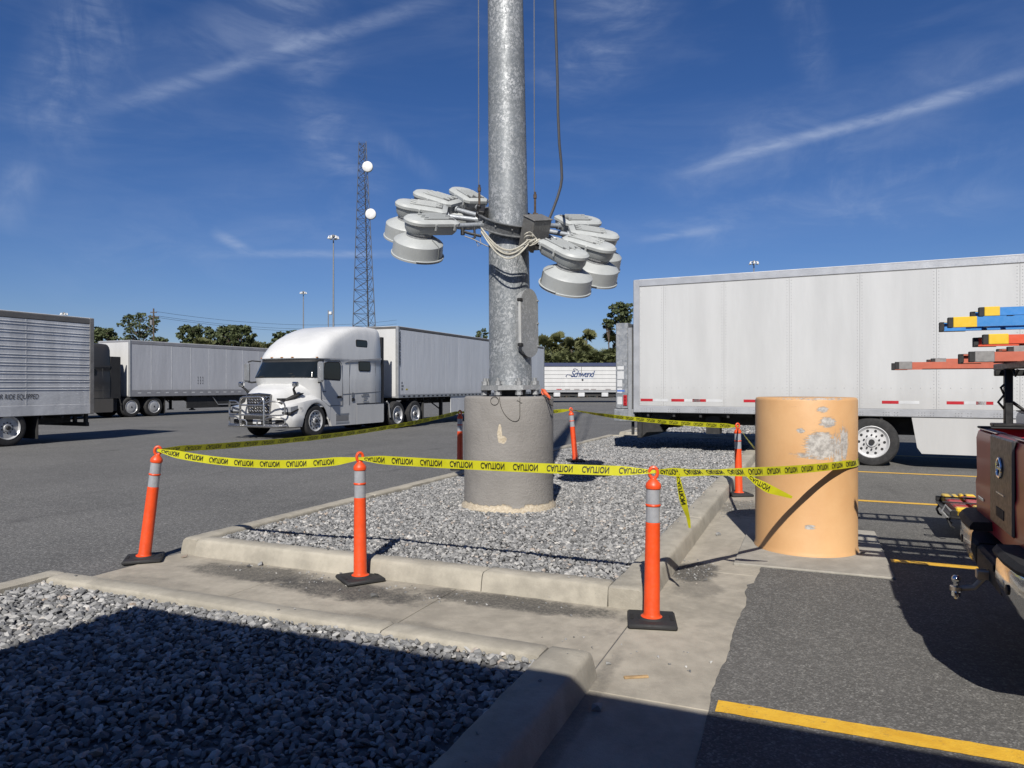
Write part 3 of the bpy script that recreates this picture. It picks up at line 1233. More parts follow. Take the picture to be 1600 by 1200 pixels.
ar.cyl((0.40, 0, -0.04), (0.87, 0, -0.055), 0.034, n=14)
ar.cyl((0.40, 0, -0.04), (0.45, 0, -0.042), 0.05, n=14)
ar.cyl((0.80, 0, -0.053), (0.86, 0, -0.055), 0.05, n=14)
AR_ME = ar.mesh('arm', m_galv('arm_zinc', (0.44, 0.47, 0.50), 40, 0.3, 0.5, 0.45))
for pa in (53, 25, -2, -30, 148, 178, 208, 238):
    Rz = Matrix.Rotation(radians(-pa), 4, 'Z')
    lu = link('luminaire', H_ME, ring)
    lu.matrix_local = Rz
    for nm, me in (('lid', L_ME), ('neck', N_ME), ('reflector_hood', HD_ME), ('lens', LN_ME), ('hood_seam', S_MES[0]), ('hood_seam', S_MES[1]), ('rim_ledge', RM_ME), ('rib_gap_shade', VP_ME)):
        link(nm, me, lu)
    for (cx, cy) in ((0.92, 0.19), (1.18, 0.19), (0.92, -0.19), (1.18, -0.19)):
        link('lid_clip', CL_ME, lu, (cx, cy, 0.0))
    for k in range(8):
        link('cooling_rib', RB_ME, lu, (0.895 + 0.04 * ((k * 5) % 3), -0.108 + 0.031 * k, 0))
    am = link('arm', AR_ME, ring)
    am.matrix_local = Rz

# junction box
Rz = Matrix.Rotation(radians(-52), 4, 'Z')
mb = MB()
mb.box(0.44, 0.66, -0.15, 0.15, -0.17, 0.22, M=Rz, b=0.008)
M_JB = m_galv('box_zinc', (0.30, 0.29, 0.27), 50, 0.15, 0.5, 0.6)
jb = mb.build('junction_box', M_JB, ring)
mb = MB()
mb.box(0.43, 0.67, -0.16, 0.16, 0.222, 0.235, M=Rz, b=0.004)
mb.build('box_lid', M_JB, jb)
mb = MB()
mb.box(0.50, 0.60, 0.152, 0.175, -0.12, 0.07, M=Rz, b=0.006)
mb.build('box_plate', M_GALV2, jb)
mb = MB()
mb.cyl((0.55, 0.0, -0.17), (0.55, 0, -0.23), 0.03, M=Rz)
mb.cyl((0.5, 0.09, -0.17), (0.5, 0.09, -0.22), 0.02, M=Rz)
mb.build('cable_gland', M_GALV2, jb)

# white cables sagging across the front of the ring
M_WHITE_W = pm('white_cable', (0.62, 0.59, 0.50), 0.5, var=0.2)
for k, (dy, amp) in enumerate(((0, 0), (3, 4), (6, 7), (2, 10), (9, 2), (-4, 12), (-6, 3), (5, 16))):
    pts = []
    for i in range(17):
        t = i / 16
        px = 752 + 78 * t
        py = 362 + dy * 0.5 + 60 * t - 46 * t * t + (14 + amp * 0.6) * sin(pi * t)
        pts.append(LR(px, py, 9.02 - 0.1 * sin(pi * t) - 0.012 * k))
    mb = MB()
    mb.tube(pts, 0.0095, 6)
    mb.build('white_cable', M_WHITE_W, ring)
mb = MB()
for k in range(6):
    c = LR(826 + 5 * (k % 3), 372 + 5 * (k // 2), 8.92)
    pts = [c + Vector((0.055 * cos(a + k), 0.02 * sin(2 * a + k), 0.05 * sin(a))) for a in [2 * pi * i / 14 for i in range(14)]]
    mb.tube(pts, 0.0085, 6, closed=True)
mb.build('cable_knot', M_WHITE_W, ring)
mb = MB()
mb.tube([LR(726, 372, 9.0), LR(740, 377, 8.98), LR(760, 387, 8.94), LR(792, 399, 8.9), LR(820, 385, 8.9)], 0.007, 6)
mb.tube([LR(744, 380, 9.0), LR(747, 388, 8.99), LR(752, 384, 8.98), LR(750, 376, 8.98)], 0.005, 6)
mb.tube([LR(813, 387, 8.95), LR(812, 400, 8.93), LR(808, 412, 8.93), LR(807, 418, 8.95)], 0.005, 6)
mb.build('thin_cable', pm('grey_cable', (0.30, 0.29, 0.27), 0.5), ring)
# lower bracket with guide arms
mb = MB()
mb.tube([LR(722, 364, 9.05), LR(735, 368, 9.03), LR(752, 372, 9.02)], 0.018, 7)
mb.cyl(LR(723, 359, 9.05), LR(723, 370, 9.05), 0.028, n=10)
mb.tube([LR(741, 358, 9.05), LR(742, 374, 9.02), LR(738, 376, 9.02)], 0.016, 6)
mb.tube([LR(830, 382, 9.0), LR(850, 388, 9.0), LR(868, 393, 8.95)], 0.022, 7)
mb.build('guide_bracket', M_DARK, ring)
for (px, py0, py1, Y) in ((749, 345, 292, 9.45), (836, 342, 303, 9.40)):
    mb = MB()
    mb.cyl(LR(px, py0, Y), LR(px, py1, Y), 0.016, n=8)
    mb.cyl(LR(px, py1 + 10, Y), LR(px, py1 + 4, Y), 0.024, n=8)
    mb.box(-0.035, 0.035, -0.03, 0.03, -0.06, 0.05, M=Matrix.Translation(LR(px, py0, Y)), b=0.004)
    mb.build('hoist_rod', M_RUST, ring)
mb = MB()
mb.box(-0.42, -0.34, -0.16, 0.16, 0.06, 0.12, b=0.01)
mb.box(-0.45, -0.40, -0.04, 0.04, 0.0, 0.16, b=0.01)
mb.box(0.34, 0.42, -0.16, 0.10, 0.06, 0.12, b=0.01)
mb.build('guide_block', M_DARK, ring)

for (px, py, Y, lb) in ((748, 294, 9.45, 'thin steel hoist wire rising left of the mast'), (835, 305, 9.40, 'thin steel hoist wire rising right of the mast')):
    a = PX(px, py, Y * KM)
    mb = MB()
    mb.tube([a, (a.x - 0.01, a.y, 12.0), (a.x + (-0.2 if px < 800 else -0.35) * 0 - 0.02, a.y, 29.3)], 0.007, 6)
    tag(mb.build('hoist_wire', pm('steel_wire', (0.30, 0.31, 0.33), 0.4, 0.6)), lb, 'wire')
mb = MB()
pts = [PX(x, y, 8.74) for x, y in ((853, 352), (859, 340), (864, 328), (871, 309), (876, 292), (878, 278), (877, 255), (874, 225), (872, 180), (871, 120), (869, 60), (867, 0), (865, -120), (862, -400), (857, -1200), (840, -2600))]
mb.tube(pts, 0.017, 8)
tag(mb.build('power_cord', pm('cord_jacket', (0.06, 0.06, 0.065), 0.5)), 'thick dark power cord rising from the junction box beside the mast', 'cord')

# ================================================================ orange pillar
def m_pillar():
    t = NT('orange_painted_concrete')
    n1 = t.noise(1.6, 6, 0.6)
    n2 = t.noise(30, 5, 0.7)
    c = t.mix(t.rng(n1, 0.3, 0.7), (0.66, 0.370, 0.160), (0.75, 0.450, 0.212))
    c = t.mix(t.rng(t.noise(3.2, 7, 0.75, t.coord('Object', (1, 1, 0.45))), 0.56, 0.75, 0, 0.3), c, (0.50, 0.28, 0.14))
    xyz = t.sep()
    ang = t.math('SUBTRACT', t.math('ARCTAN2', xyz[0], t.math('MULTIPLY', xyz[1], -1.0)), -0.392)
    hor = t.noise(14, 7, 0.84, t.coord('Object', (0.8, 0.8, 5.5)))
    ver = t.noise(16, 6, 0.8, t.coord('Object', (3.2, 3.2, 0.4)))

    def patch(a0, z0, ha, hz, nz, thr=0.62, amp=3.4):
        da = t.math('DIVIDE', t.math('SUBTRACT', ang, a0), ha)
        dz = t.math('DIVIDE', t.math('SUBTRACT', xyz[2], z0), hz)
        r = t.math('ADD', t.math('MULTIPLY', da, da), t.math('MULTIPLY', dz, dz))
        r = t.math('ADD', r, t.math('MULTIPLY', t.math('SUBTRACT', nz, 0.5), amp))
        return t.rng(r, thr, thr + 0.18, 1, 0)
    fs = [patch(0.28, 1.05, 0.34, 0.15, hor), patch(0.78, 1.08, 0.16, 0.2, ver, 0.45), patch(0.42, 1.27, 0.2, 0.06, hor, 0.5),
          patch(0.32, 1.39, 0.16, 0.04, hor, 0.35), patch(-0.08, 1.19, 0.10, 0.03, hor, 0.4), patch(0.08, 0.28, 0.12, 0.03, hor, 0.5), patch(0.1, 0.96, 0.5, 0.05, hor, 0.2), patch(0.62, 1.0, 0.3, 0.22, ver, 0.2), patch(-0.5, 0.5, 0.25, 0.3, hor, -0.55), patch(0.2, 1.49, 1.2, 0.02, hor, 0.1)]
    f = fs[0]
    for x in fs[1:]:
        f = t.math('MAXIMUM', f, x)
    conc = t.mix(t.rng(t.noise(24, 5, 0.7), 0.3, 0.7), (0.30, 0.28, 0.26), (0.60, 0.57, 0.53))
    c = t.mix(f, c, conc)
    # hairline scratches
    scr = t.rng(t.noise(6, 4, 0.8, t.coord('Object', (1, 1, 9), loc=(2, 1, 5))), 0.66, 0.70, 0, 0.5)
    hi = t.rng(xyz[2], 0.85, 1.25)
    c = t.mix(t.math('MULTIPLY', scr, hi), c, (0.30, 0.19, 0.12))
    t.set('Base Color', c)
    t.set('Roughness', t.rng(f, 0, 1, 0.55, 0.9))
    t.bump(t.math('SUBTRACT', t.math('ADD', t.math('MULTIPLY', n2, 0.25), t.math('MULTIPLY', hor, 0.2)), t.math('MULTIPLY', f, 1.2)), 0.45, 0.008)
    return t.m


PC = Vector((2.954, 7.154, 0.03))
PR = 0.478
mb = MB()
mb.lathe([(0.0, 0.0), (PR + 0.012, 0.0), (PR + 0.008, 0.02), (PR, 0.04), (PR, 0.8), (PR, 1.47), (PR - 0.008, 1.492), (PR - 0.02, 1.5), (0.0, 1.5)], 96)
tag(mb.build('concrete_pillar', m_pillar(), None, PC, sharp=60), 'thick round concrete pillar in scraped orange paint beside the red pickup', 'pillar')

# ================================================================ orange posts
M_OR = pm('post_orange', (0.88, 0.085, 0.012), 0.45, var=0.10, scale=9, dirt=0.22, dirtcol=(0.42, 0.10, 0.05))


def m_reflect():
    t = NT('reflective_sheet')
    xyz = t.sep()
    w = t.N.new('ShaderNodeTexWave')
    t.L.new(t.coord('Object', (1, 1, 1)), w.inputs[0])
    w.inputs['Scale'].default_value = 22
    n = t.noise(12, 4)
    t.set('Base Color', t.mix(t.rng(n, 0.3, 0.7), (0.42, 0.43, 0.46), (0.56, 0.57, 0.60)))
    t.set('Roughness', 0.32)
    t.set('Metallic', 0.25)
    t.bump(w.outputs['Fac'], 0.1, 0.002)
    return t.m


M_REF = m_reflect()
tubem = MB()
tubem.lathe([(0.075, 0.03), (0.075, 0.045), (0.060, 0.055), (0.055, 0.07), (0.0495, 0.69), (0.0455, 0.694), (0.0455, 0.925), (0.052, 0.928), (0.054, 0.945), (0.050, 0.962), (0.030, 0.985), (0.020, 0.995)], 36)
T_ME = tubem.mesh('tube', M_OR, sharp=30)
b1 = MB()
b1.lathe([(0.0475, 0.697), (0.0475, 0.803)], 36)
b2 = MB()
b2.lathe([(0.0475, 0.823), (0.0475, 0.922)], 36)
B1_ME, B2_ME = b1.mesh('reflective_band', M_REF), b2.mesh('reflective_band', M_REF)
cr = MB()
cr.lathe([(0.045, 0.803), (0.0505, 0.806), (0.053, 0.813), (0.0505, 0.820), (0.045, 0.823)], 36)
CR_ME = cr.mesh('collar', M_OR)
lp = MB()
pts = []
for i in range(20):
    a = 2 * pi * i / 20
    pts.append((0.027 * sin(a), 0, 1.035 - 0.037 * cos(a) - (0.012 if i == 0 else 0)))
lp.tube(pts, 0.0125, 8, closed=True)
lp.cyl((0, 0, 0.985), (0, 0, 1.003), 0.022, 0.016, n=12)
LP_ME = lp.mesh('handle_loop', M_OR)
bs = MB()
bs.box(-0.165, 0.165, -0.165, 0.165, 0.0, 0.036, b=0.012)
bs.lathe([(0.10, 0.034), (0.085, 0.046), (0.0, 0.046)], 24)
BS_ME = bs.mesh('base', M_BLACK)
hs = MB()
for s in (-1, 1):
    hs.box(s * 0.135 - 0.012, s * 0.135 + 0.012, -0.05, 0.05, 0.0362, 0.0405, b=0.002)
HS_ME = hs.mesh('grip_slot', pm('slot_black', (0.006, 0.006, 0.006), 0.9))


def post(x, y, z, rz, lean, lab):
    t = thing('delineator_post', lab, 'traffic post', (x, y, z), rz, 'orange posts carrying the caution tape')
    bo = link('base', BS_ME, t)
    link('grip_slot', HS_ME, bo)
    tb = link('tube', T_ME, t)
    # lean is given in world axes
    lx, ly = lean
    c, s = cos(-rz), sin(-rz)
    lx, ly = lx * c - ly * s, lx * s + ly * c
    tb.rotation_euler = (-ly, lx, 0)
    for nm, me in (('reflective_band', B1_ME), ('reflective_band', B2_ME), ('collar', CR_ME), ('handle_loop', LP_ME)):
        link(nm, me, tb)
    return t


post(0.965, 4.91, 0.010, -0.15, (0.012, 0.0), 'orange post in the right foreground, on the gutter beside the kerb end')
post(-1.277, 5.98, 0.010, 0.55, (-0.004, 0.0), 'orange post standing upright in the middle of the walkway')
post(-3.45, 6.66, 0.010, 0.35, (0.125, 0.0), 'leaning orange post at the left end of the walkway')
post(3.38, 10.58, 0.010, 0.1, (-0.02, 0.0), 'orange post just left of and behind the orange pillar')
post(1.27, 14.2, 0.13, 0.2, (-0.09, 0.0), 'small tilted orange post on the gravel right of the grey foundation')
post(-0.945, 12.9, 0.12, 0.0, (0.0, 0.0), 'orange post half hidden behind the left edge of the grey foundation')


# ================================================================ caution tape
def m_tape():
    t = NT('caution_tape_film')
    c = t.mix(t.rng(t.noise(7, 3), 0.3, 0.7), (0.68, 0.66, 0.015), (0.78, 0.75, 0.03))
    t.set('Base Color', c)
    t.set('Roughness', 0.32)
    tr = t.N.new('ShaderNodeBsdfTranslucent')
    t.L.new(t.tone(c), tr.inputs[0])
    mx = t.N.new('ShaderNodeMixShader')
    mx.inputs[0].default_value = 0.3
    t.L.new(t.b.outputs[0], mx.inputs[1])
    t.L.new(tr.outputs[0], mx.inputs[2])
    t.L.new(mx.outputs[0], t.N['Material Output'].inputs[0])
    t.bump(t.noise(18, 3), 0.25, 0.01)
    return t.m


M_TAPE = m_tape()
M_INK = pm('tape_ink', (0.012, 0.012, 0.010), 0.45)
CAUT = text_geo('CAUTION', 1.0, bold=0.018)
_w = max(p[0] for p in CAUT[0])
_h = max(p[1] for p in CAUT[0])


def tape(label, pts, width=0.072, twist=None, pinch=(1, 1), phase=0.05, pitch=0.275, name='caution_tape'):
    """ribbon along pts; twist(t) in degrees turns it about its own length"""
    pts = [Vector(p) for p in pts]
    # resample
    seg = [0.0]
    for i in range(1, len(pts)):
        seg.append(seg[-1] + (pts[i] - pts[i - 1]).length)
    Lt = seg[-1]

    def at(s):
        s = min(max(s, 0), Lt)
        for i in range(1, len(seg)):
            if s <= seg[i] or i == len(seg) - 1:
                k = (s - seg[i - 1]) / max(1e-9, seg[i] - seg[i - 1])
                return pts[i - 1].lerp(pts[i], k)
    cam_p = Vector((0, 0, CAMH))
    n = max(16, int(Lt / 0.06))

    def fr(s):
        t = s / Lt
        T = (at(s + 0.03) - at(s - 0.03)).normalized()
        up = Vector((0, 0, 1))
        up = (up - T * up.dot(T))
        if up.length < 0.2:
            up = Vector((0.9, 0.4, 0)) - T * Vector((0.9, 0.4, 0)).dot(T)
        up.normalize()
        tw = twist(t) if twist else 0.0
        tw += 13 * mnoise.noise((s * 1.5, Lt, 0.3)) + 6 * mnoise.noise((s * 5, Lt, 2.3))
        up = Matrix.Rotation(radians(tw), 3, T) @ up
        w = width
        if pinch[0]:
            w *= 0.3 + 0.7 * min(1, s / 0.22)
        if pinch[1]:
            w *= 0.3 + 0.7 * min(1, (Lt - s) / 0.22)
        return at(s), T, up, w
    vs, fs = [], []
    for i in range(n + 1):
        p, T, up, w = fr(Lt * i / n)
        nn = T.cross(up)
        for k in (-0.5, -0.2, 0.1, 0.5):
            vs.append(p + up * (k * w) + nn * (0.004 * mnoise.noise((i * 0.4, k * 3, Lt)) * (1 if abs(k) > 0.3 else -0.4)))
    for i in range(n):
        for k in range(3):
            fs.append((i * 4 + k, i * 4 + k + 1, i * 4 + k + 5, i * 4 + k + 4))
    mb = MB()
    mb.add(vs, fs, 0, True)
    o = mb.build(name, M_TAPE, recalc=False)
    tag(o, label, 'caution tape', 'yellow caution tape strung between the orange posts')
    ink = MB()
    s0 = phase
    wl = 0.205
    while s0 + wl < Lt - 0.05:
        V = []
        for (x, y, z) in CAUT[0]:
            s = s0 + x / _w * wl
            p, T, up, w = fr(s)
            nn = T.cross(up)
            if nn.dot(cam_p - p) < 0:
                nn = -nn
            q = (0.5 - y / _h) * 0.64 * w          # printed upside down, as the film is turned over
            V.append(p + up * q + nn * 0.0045)
        ink.add(V, CAUT[1])
        s0 += pitch
    if ink.v:
        ink.build('lettering', M_INK, o, recalc=False)['kind'] = 'stuff'
    return o


def span(a, b, sag, n=28):
    a, b = Vector(a), Vector(b)
    out = []
    for i in range(n + 1):
        t = i / n
        p = a.lerp(b, t)
        p.z -= sag * 4 * t * (1 - t)
        out.append(p)
    return out


PL, PM_, PF = (-3.315, 6.64, 1.045), (-1.28, 5.965, 1.035), (0.985, 4.89, 1.055)
PRB, PB, PBL = (3.365, 10.56, 1.04), (1.17, 14.2, 1.16), (-0.945, 12.9, 1.165)
tape('sagging caution tape between the leaning left post and the middle post', span(PL, PM_, 0.085), twist=lambda t: -16 + 20 * t)
tape('taut caution tape crossing in front of the grey foundation', span(PM_, PF, 0.012), twist=lambda t: (-3 if t < 0.6 else -3 - 75 * (t - 0.6)))
tape('caution tape running back from the left post past the white truck', span(PL, PBL, 0.10), twist=lambda t: 34 - 20 * t)
tape('short far caution tape behind the grey foundation', span(PBL, PB, 0.05), twist=lambda t: 10)
tape('caution tape under the rear end of the white trailer', span(PB, PRB, 0.05), twist=lambda t: 75 - 75 * min(1, t * 2.2))
# from the right foreground post to the pillar, wrapping round its right side
P2, C2 = Vector((PF[0], PF[1])), Vector((PC.x, PC.y))
dv_ = C2 - P2
dist = dv_.length
rt = PR + 0.006
al = math.acos(rt / dist)
base_a = atan2(-dv_.y, -dv_.x)
tang = []
ta = base_a + al
tp = C2 + Vector((cos(ta), sin(ta))) * rt
if tp.x < C2.x:
    ta = base_a - al
    tp = C2 + Vector((cos(ta), sin(ta))) * rt
sgn = 1 if (ta - base_a) > 0 else -1
pts = span(PF, (tp.x, tp.y, 0.905), 0.035, 30)
for k in range(1, 22):
    a = ta + sgn * radians(5 * k)
    pts.append(Vector((C2.x + rt * cos(a), C2.y + rt * sin(a), 0.905 + 0.002 * k)))
tape('twisted caution tape from the near post wrapped round the orange pillar', pts, pinch=(1, 0),
     twist=lambda t: -60 * max(0, sin(min(1, t / 0.33) * pi)) if t < 0.33 else -6)
q0 = Vector(pts[2])
tape('short loose end of caution tape hanging beside the near post', [q0 + Vector((0.03, 0.0, 0)), q0 + Vector((0.05, 0.01, -0.1)), q0 + Vector((0.08, 0.02, -0.22)), q0 + Vector((0.115, 0.03, -0.33)), q0 + Vector((0.125, 0.03, -0.4))],
     width=0.06, pinch=(1, 1), twist=lambda t: 35 + 30 * t, phase=0.03, pitch=0.23)
q0 = Vector(pts[11])
tape('loose tail of caution tape pointing at the orange pillar', [q0, q0 + Vector((0.09, 0.02, -0.07)), q0 + Vector((0.22, 0.05, -0.14)), q0 + Vector((0.42, 0.1, -0.215))],
     width=0.07, pinch=(1, 1), twist=lambda t: -20 + 30 * t, phase=0.06, pitch=0.24)
tape('caution tape disappearing behind the orange pillar', span(PRB, (2.62, 7.52, 0.93), 0.02), twist=lambda t: 25)

# ================================================================ vehicles: shared pieces
M_TYRE = pm('tyre_rubber', (0.022, 0.022, 0.023), 0.85, var=0.35, scale=8, dirt=0.35, dirtcol=(0.10, 0.09, 0.08))
M_RIM = pm('wheel_alloy', (0.58, 0.585, 0.59), 0.35, 0.25, var=0.15, scale=10, dirt=0.2)
M_RIMW = pm('wheel_white', (0.66, 0.66, 0.66), 0.45, 0.1, var=0.1, scale=10, dirt=0.25)
M_CHROME = pm('polished_steel', (0.66, 0.66, 0.66), 0.14, 1.0, var=0.06)
M_GLASS = pm('tinted_glass', (0.012, 0.016, 0.018), 0.05, var=0.1)
M_FRAME = pm('chassis_black', (0.02, 0.02, 0.021), 0.7, var=0.4, scale=6, dirt=0.3)
M_ALU = pm('aluminium_rail', (0.52, 0.53, 0.54), 0.42, 0.55, var=0.12, scale=5, dirt=0.2)
M_RED = pm('red_reflector', (0.50, 0.02, 0.03), 0.35)
M_WREF = pm('white_reflector', (0.66, 0.67, 0.68), 0.35)
M_LAMPW = pm('headlamp_glass', (0.50, 0.52, 0.55), 0.12, 0.3)


def wheel_meshes(R, w, kind):
    ty = MB()
    ty.lathe([(R * 0.62, -w / 2 + 0.02), (R * 0.80, -w / 2), (R * 0.93, -w / 2 + 0.015), (R * 0.985, -w / 2 + 0.045),
              (R, -w * 0.3), (R * 0.985, -w * 0.29), (R * 0.985, -w * 0.25), (R, -w * 0.24), (R, -w * 0.05), (R * 0.985, -w * 0.04), (R * 0.985, w * 0.04), (R, w * 0.05),
              (R, w * 0.24), (R * 0.985, w * 0.25), (R * 0.985, w * 0.29), (R, w * 0.3), (R * 0.985, w / 2 - 0.045), (R * 0.93, w / 2 - 0.015), (R * 0.80, w / 2), (R * 0.62, w / 2 - 0.02)], 40, close=True)
    tm = ty.mesh('wheel', M_TYRE, sharp=30)
    rm = MB()
    r = R * 0.63
    o = w / 2 - 0.012
    if kind == 'dish':
        rm.lathe([(0.0, o + 0.005), (r * 0.5, o + 0.004), (r * 0.72, o - 0.004), (r * 0.94, o - 0.03), (r, o + 0.002), (r * 1.03, o - 0.005), (r * 1.02, o - 0.05)], 36)
    else:
        dp = 0.10 if kind == 'deep' else 0.035
        rm.lathe([(0.0, o + 0.02 - dp * 0.3), (r * 0.30, o + 0.02 - dp * 0.3), (r * 0.36, o - dp * 0.5), (r * 0.66, o - dp), (r * 0.86, o - dp * 0.9), (r * 0.95, o - 0.01), (r, o + 0.008), (r * 1.04, o), (r * 1.03, o - 0.05)], 36)
    rim = rm.mesh('rim', M_RIMW if kind == 'white' else M_RIM, sharp=30)
    hm = MB()
    if kind != 'dish':
        for i in range(10):
            a = 2 * pi * i / 10
            hm.cyl((r * 0.74 * cos(a), r * 0.74 * sin(a), o - 0.10), (r * 0.74 * cos(a), r * 0.74 * sin(a), o - (0.088 if kind == 'deep' else 0.026)), r * 0.085, n=10)
        hm.cyl((0, 0, o - 0.02), (0, 0, o + 0.045), r * 0.2, r * 0.16, n=16)
        for i in range(10):
            a = 2 * pi * (i + 0.5) / 10
            hm.cyl((r * 0.46 * cos(a), r * 0.46 * sin(a), o - 0.1), (r * 0.46 * cos(a), r * 0.46 * sin(a), o - (0.04 if kind == 'deep' else 0.0)), 0.018, n=6)
    else:
        hm.cyl((0, 0, o), (0, 0, o + 0.015), r * 0.12, n=12)
    hub = hm.mesh('hub_holes', M_DARK)
    return tm, rim, hub


WHEELS = {}


def wheel(parent, x, y, R=0.52, w=0.28, kind='alloy'):
    key = (R, w, kind)
    if key not in WHEELS:
        WHEELS[key] = wheel_meshes(R, w, kind)
    tm, rim, hub = WHEELS[key]
    o = link('wheel', tm, parent, (x, y, R))
    o.rotation_euler = (-pi / 2, 0, 0) if y > 0 else (pi / 2, 0, 0)
    link('rim', rim, o)
    link('hub', hub, o)
    return o


def side_poly(mb, pts, y0, y1, m=0):
    """polygon given as (x, z), extruded between y0 and y1"""
    n = len(pts)
    vs = [(x, y0, z) for x, z in pts] + [(x, y1, z) for x, z in pts]
    fs = [tuple(range(n))[::-1], tuple(range(n, 2 * n))] + [(i, (i + 1) % n, n + (i + 1) % n, n + i) for i in range(n)]
    mb.add(vs, fs, m)


# ---------------------------------------------------------------- road tractor with sleeper
CZ = [0.95, 1.45, 1.80, 1.88, 2.10, 2.30, 2.47, 2.50, 2.56, 2.72, 2.95, 3.18, 3.40, 3.55, 3.65, 3.71, 3.735]
CF = [0.10, 0.20, 0.42, 0.46, 0.33, 0.20, 0.08, 0.17, 0.17, 0.06, -0.18, -0.52, -0.98, -1.38, -1.75, -2.2, -2.6]
CD = [0.50, 0.60, 0.80, 0.82, 0.80, 0.78, 0.78, 0.86, 0.88, 0.95, 1.05, 1.15, 1.2, 1.2, 1.1, 0.9, 0.7]
CW = [1.22, 1.23, 1.235, 1.235, 1.225, 1.215, 1.21, 1.225, 1.225, 1.22, 1.21, 1.195, 1.17, 1.14, 1.10, 1.04, 0.92]
CR = [-3.75] * 12 + [-3.76, -3.74, -3.70, -3.64, -3.5]


def cab_pt(z, phi, off=0.0, n=2.9):
    f, d, w = interp(z, CZ, CF) + off, interp(z, CZ, CD), interp(z, CZ, CW) + off
    n = n + 0.8 * max(0.0, min(1.0, (z - 2.6) / 0.8))
    c, s = abs(cos(phi)) ** (2 / n), abs(sin(phi)) ** (2 / n)
    return (f - d + d * c, math.copysign(w * s, phi), z)


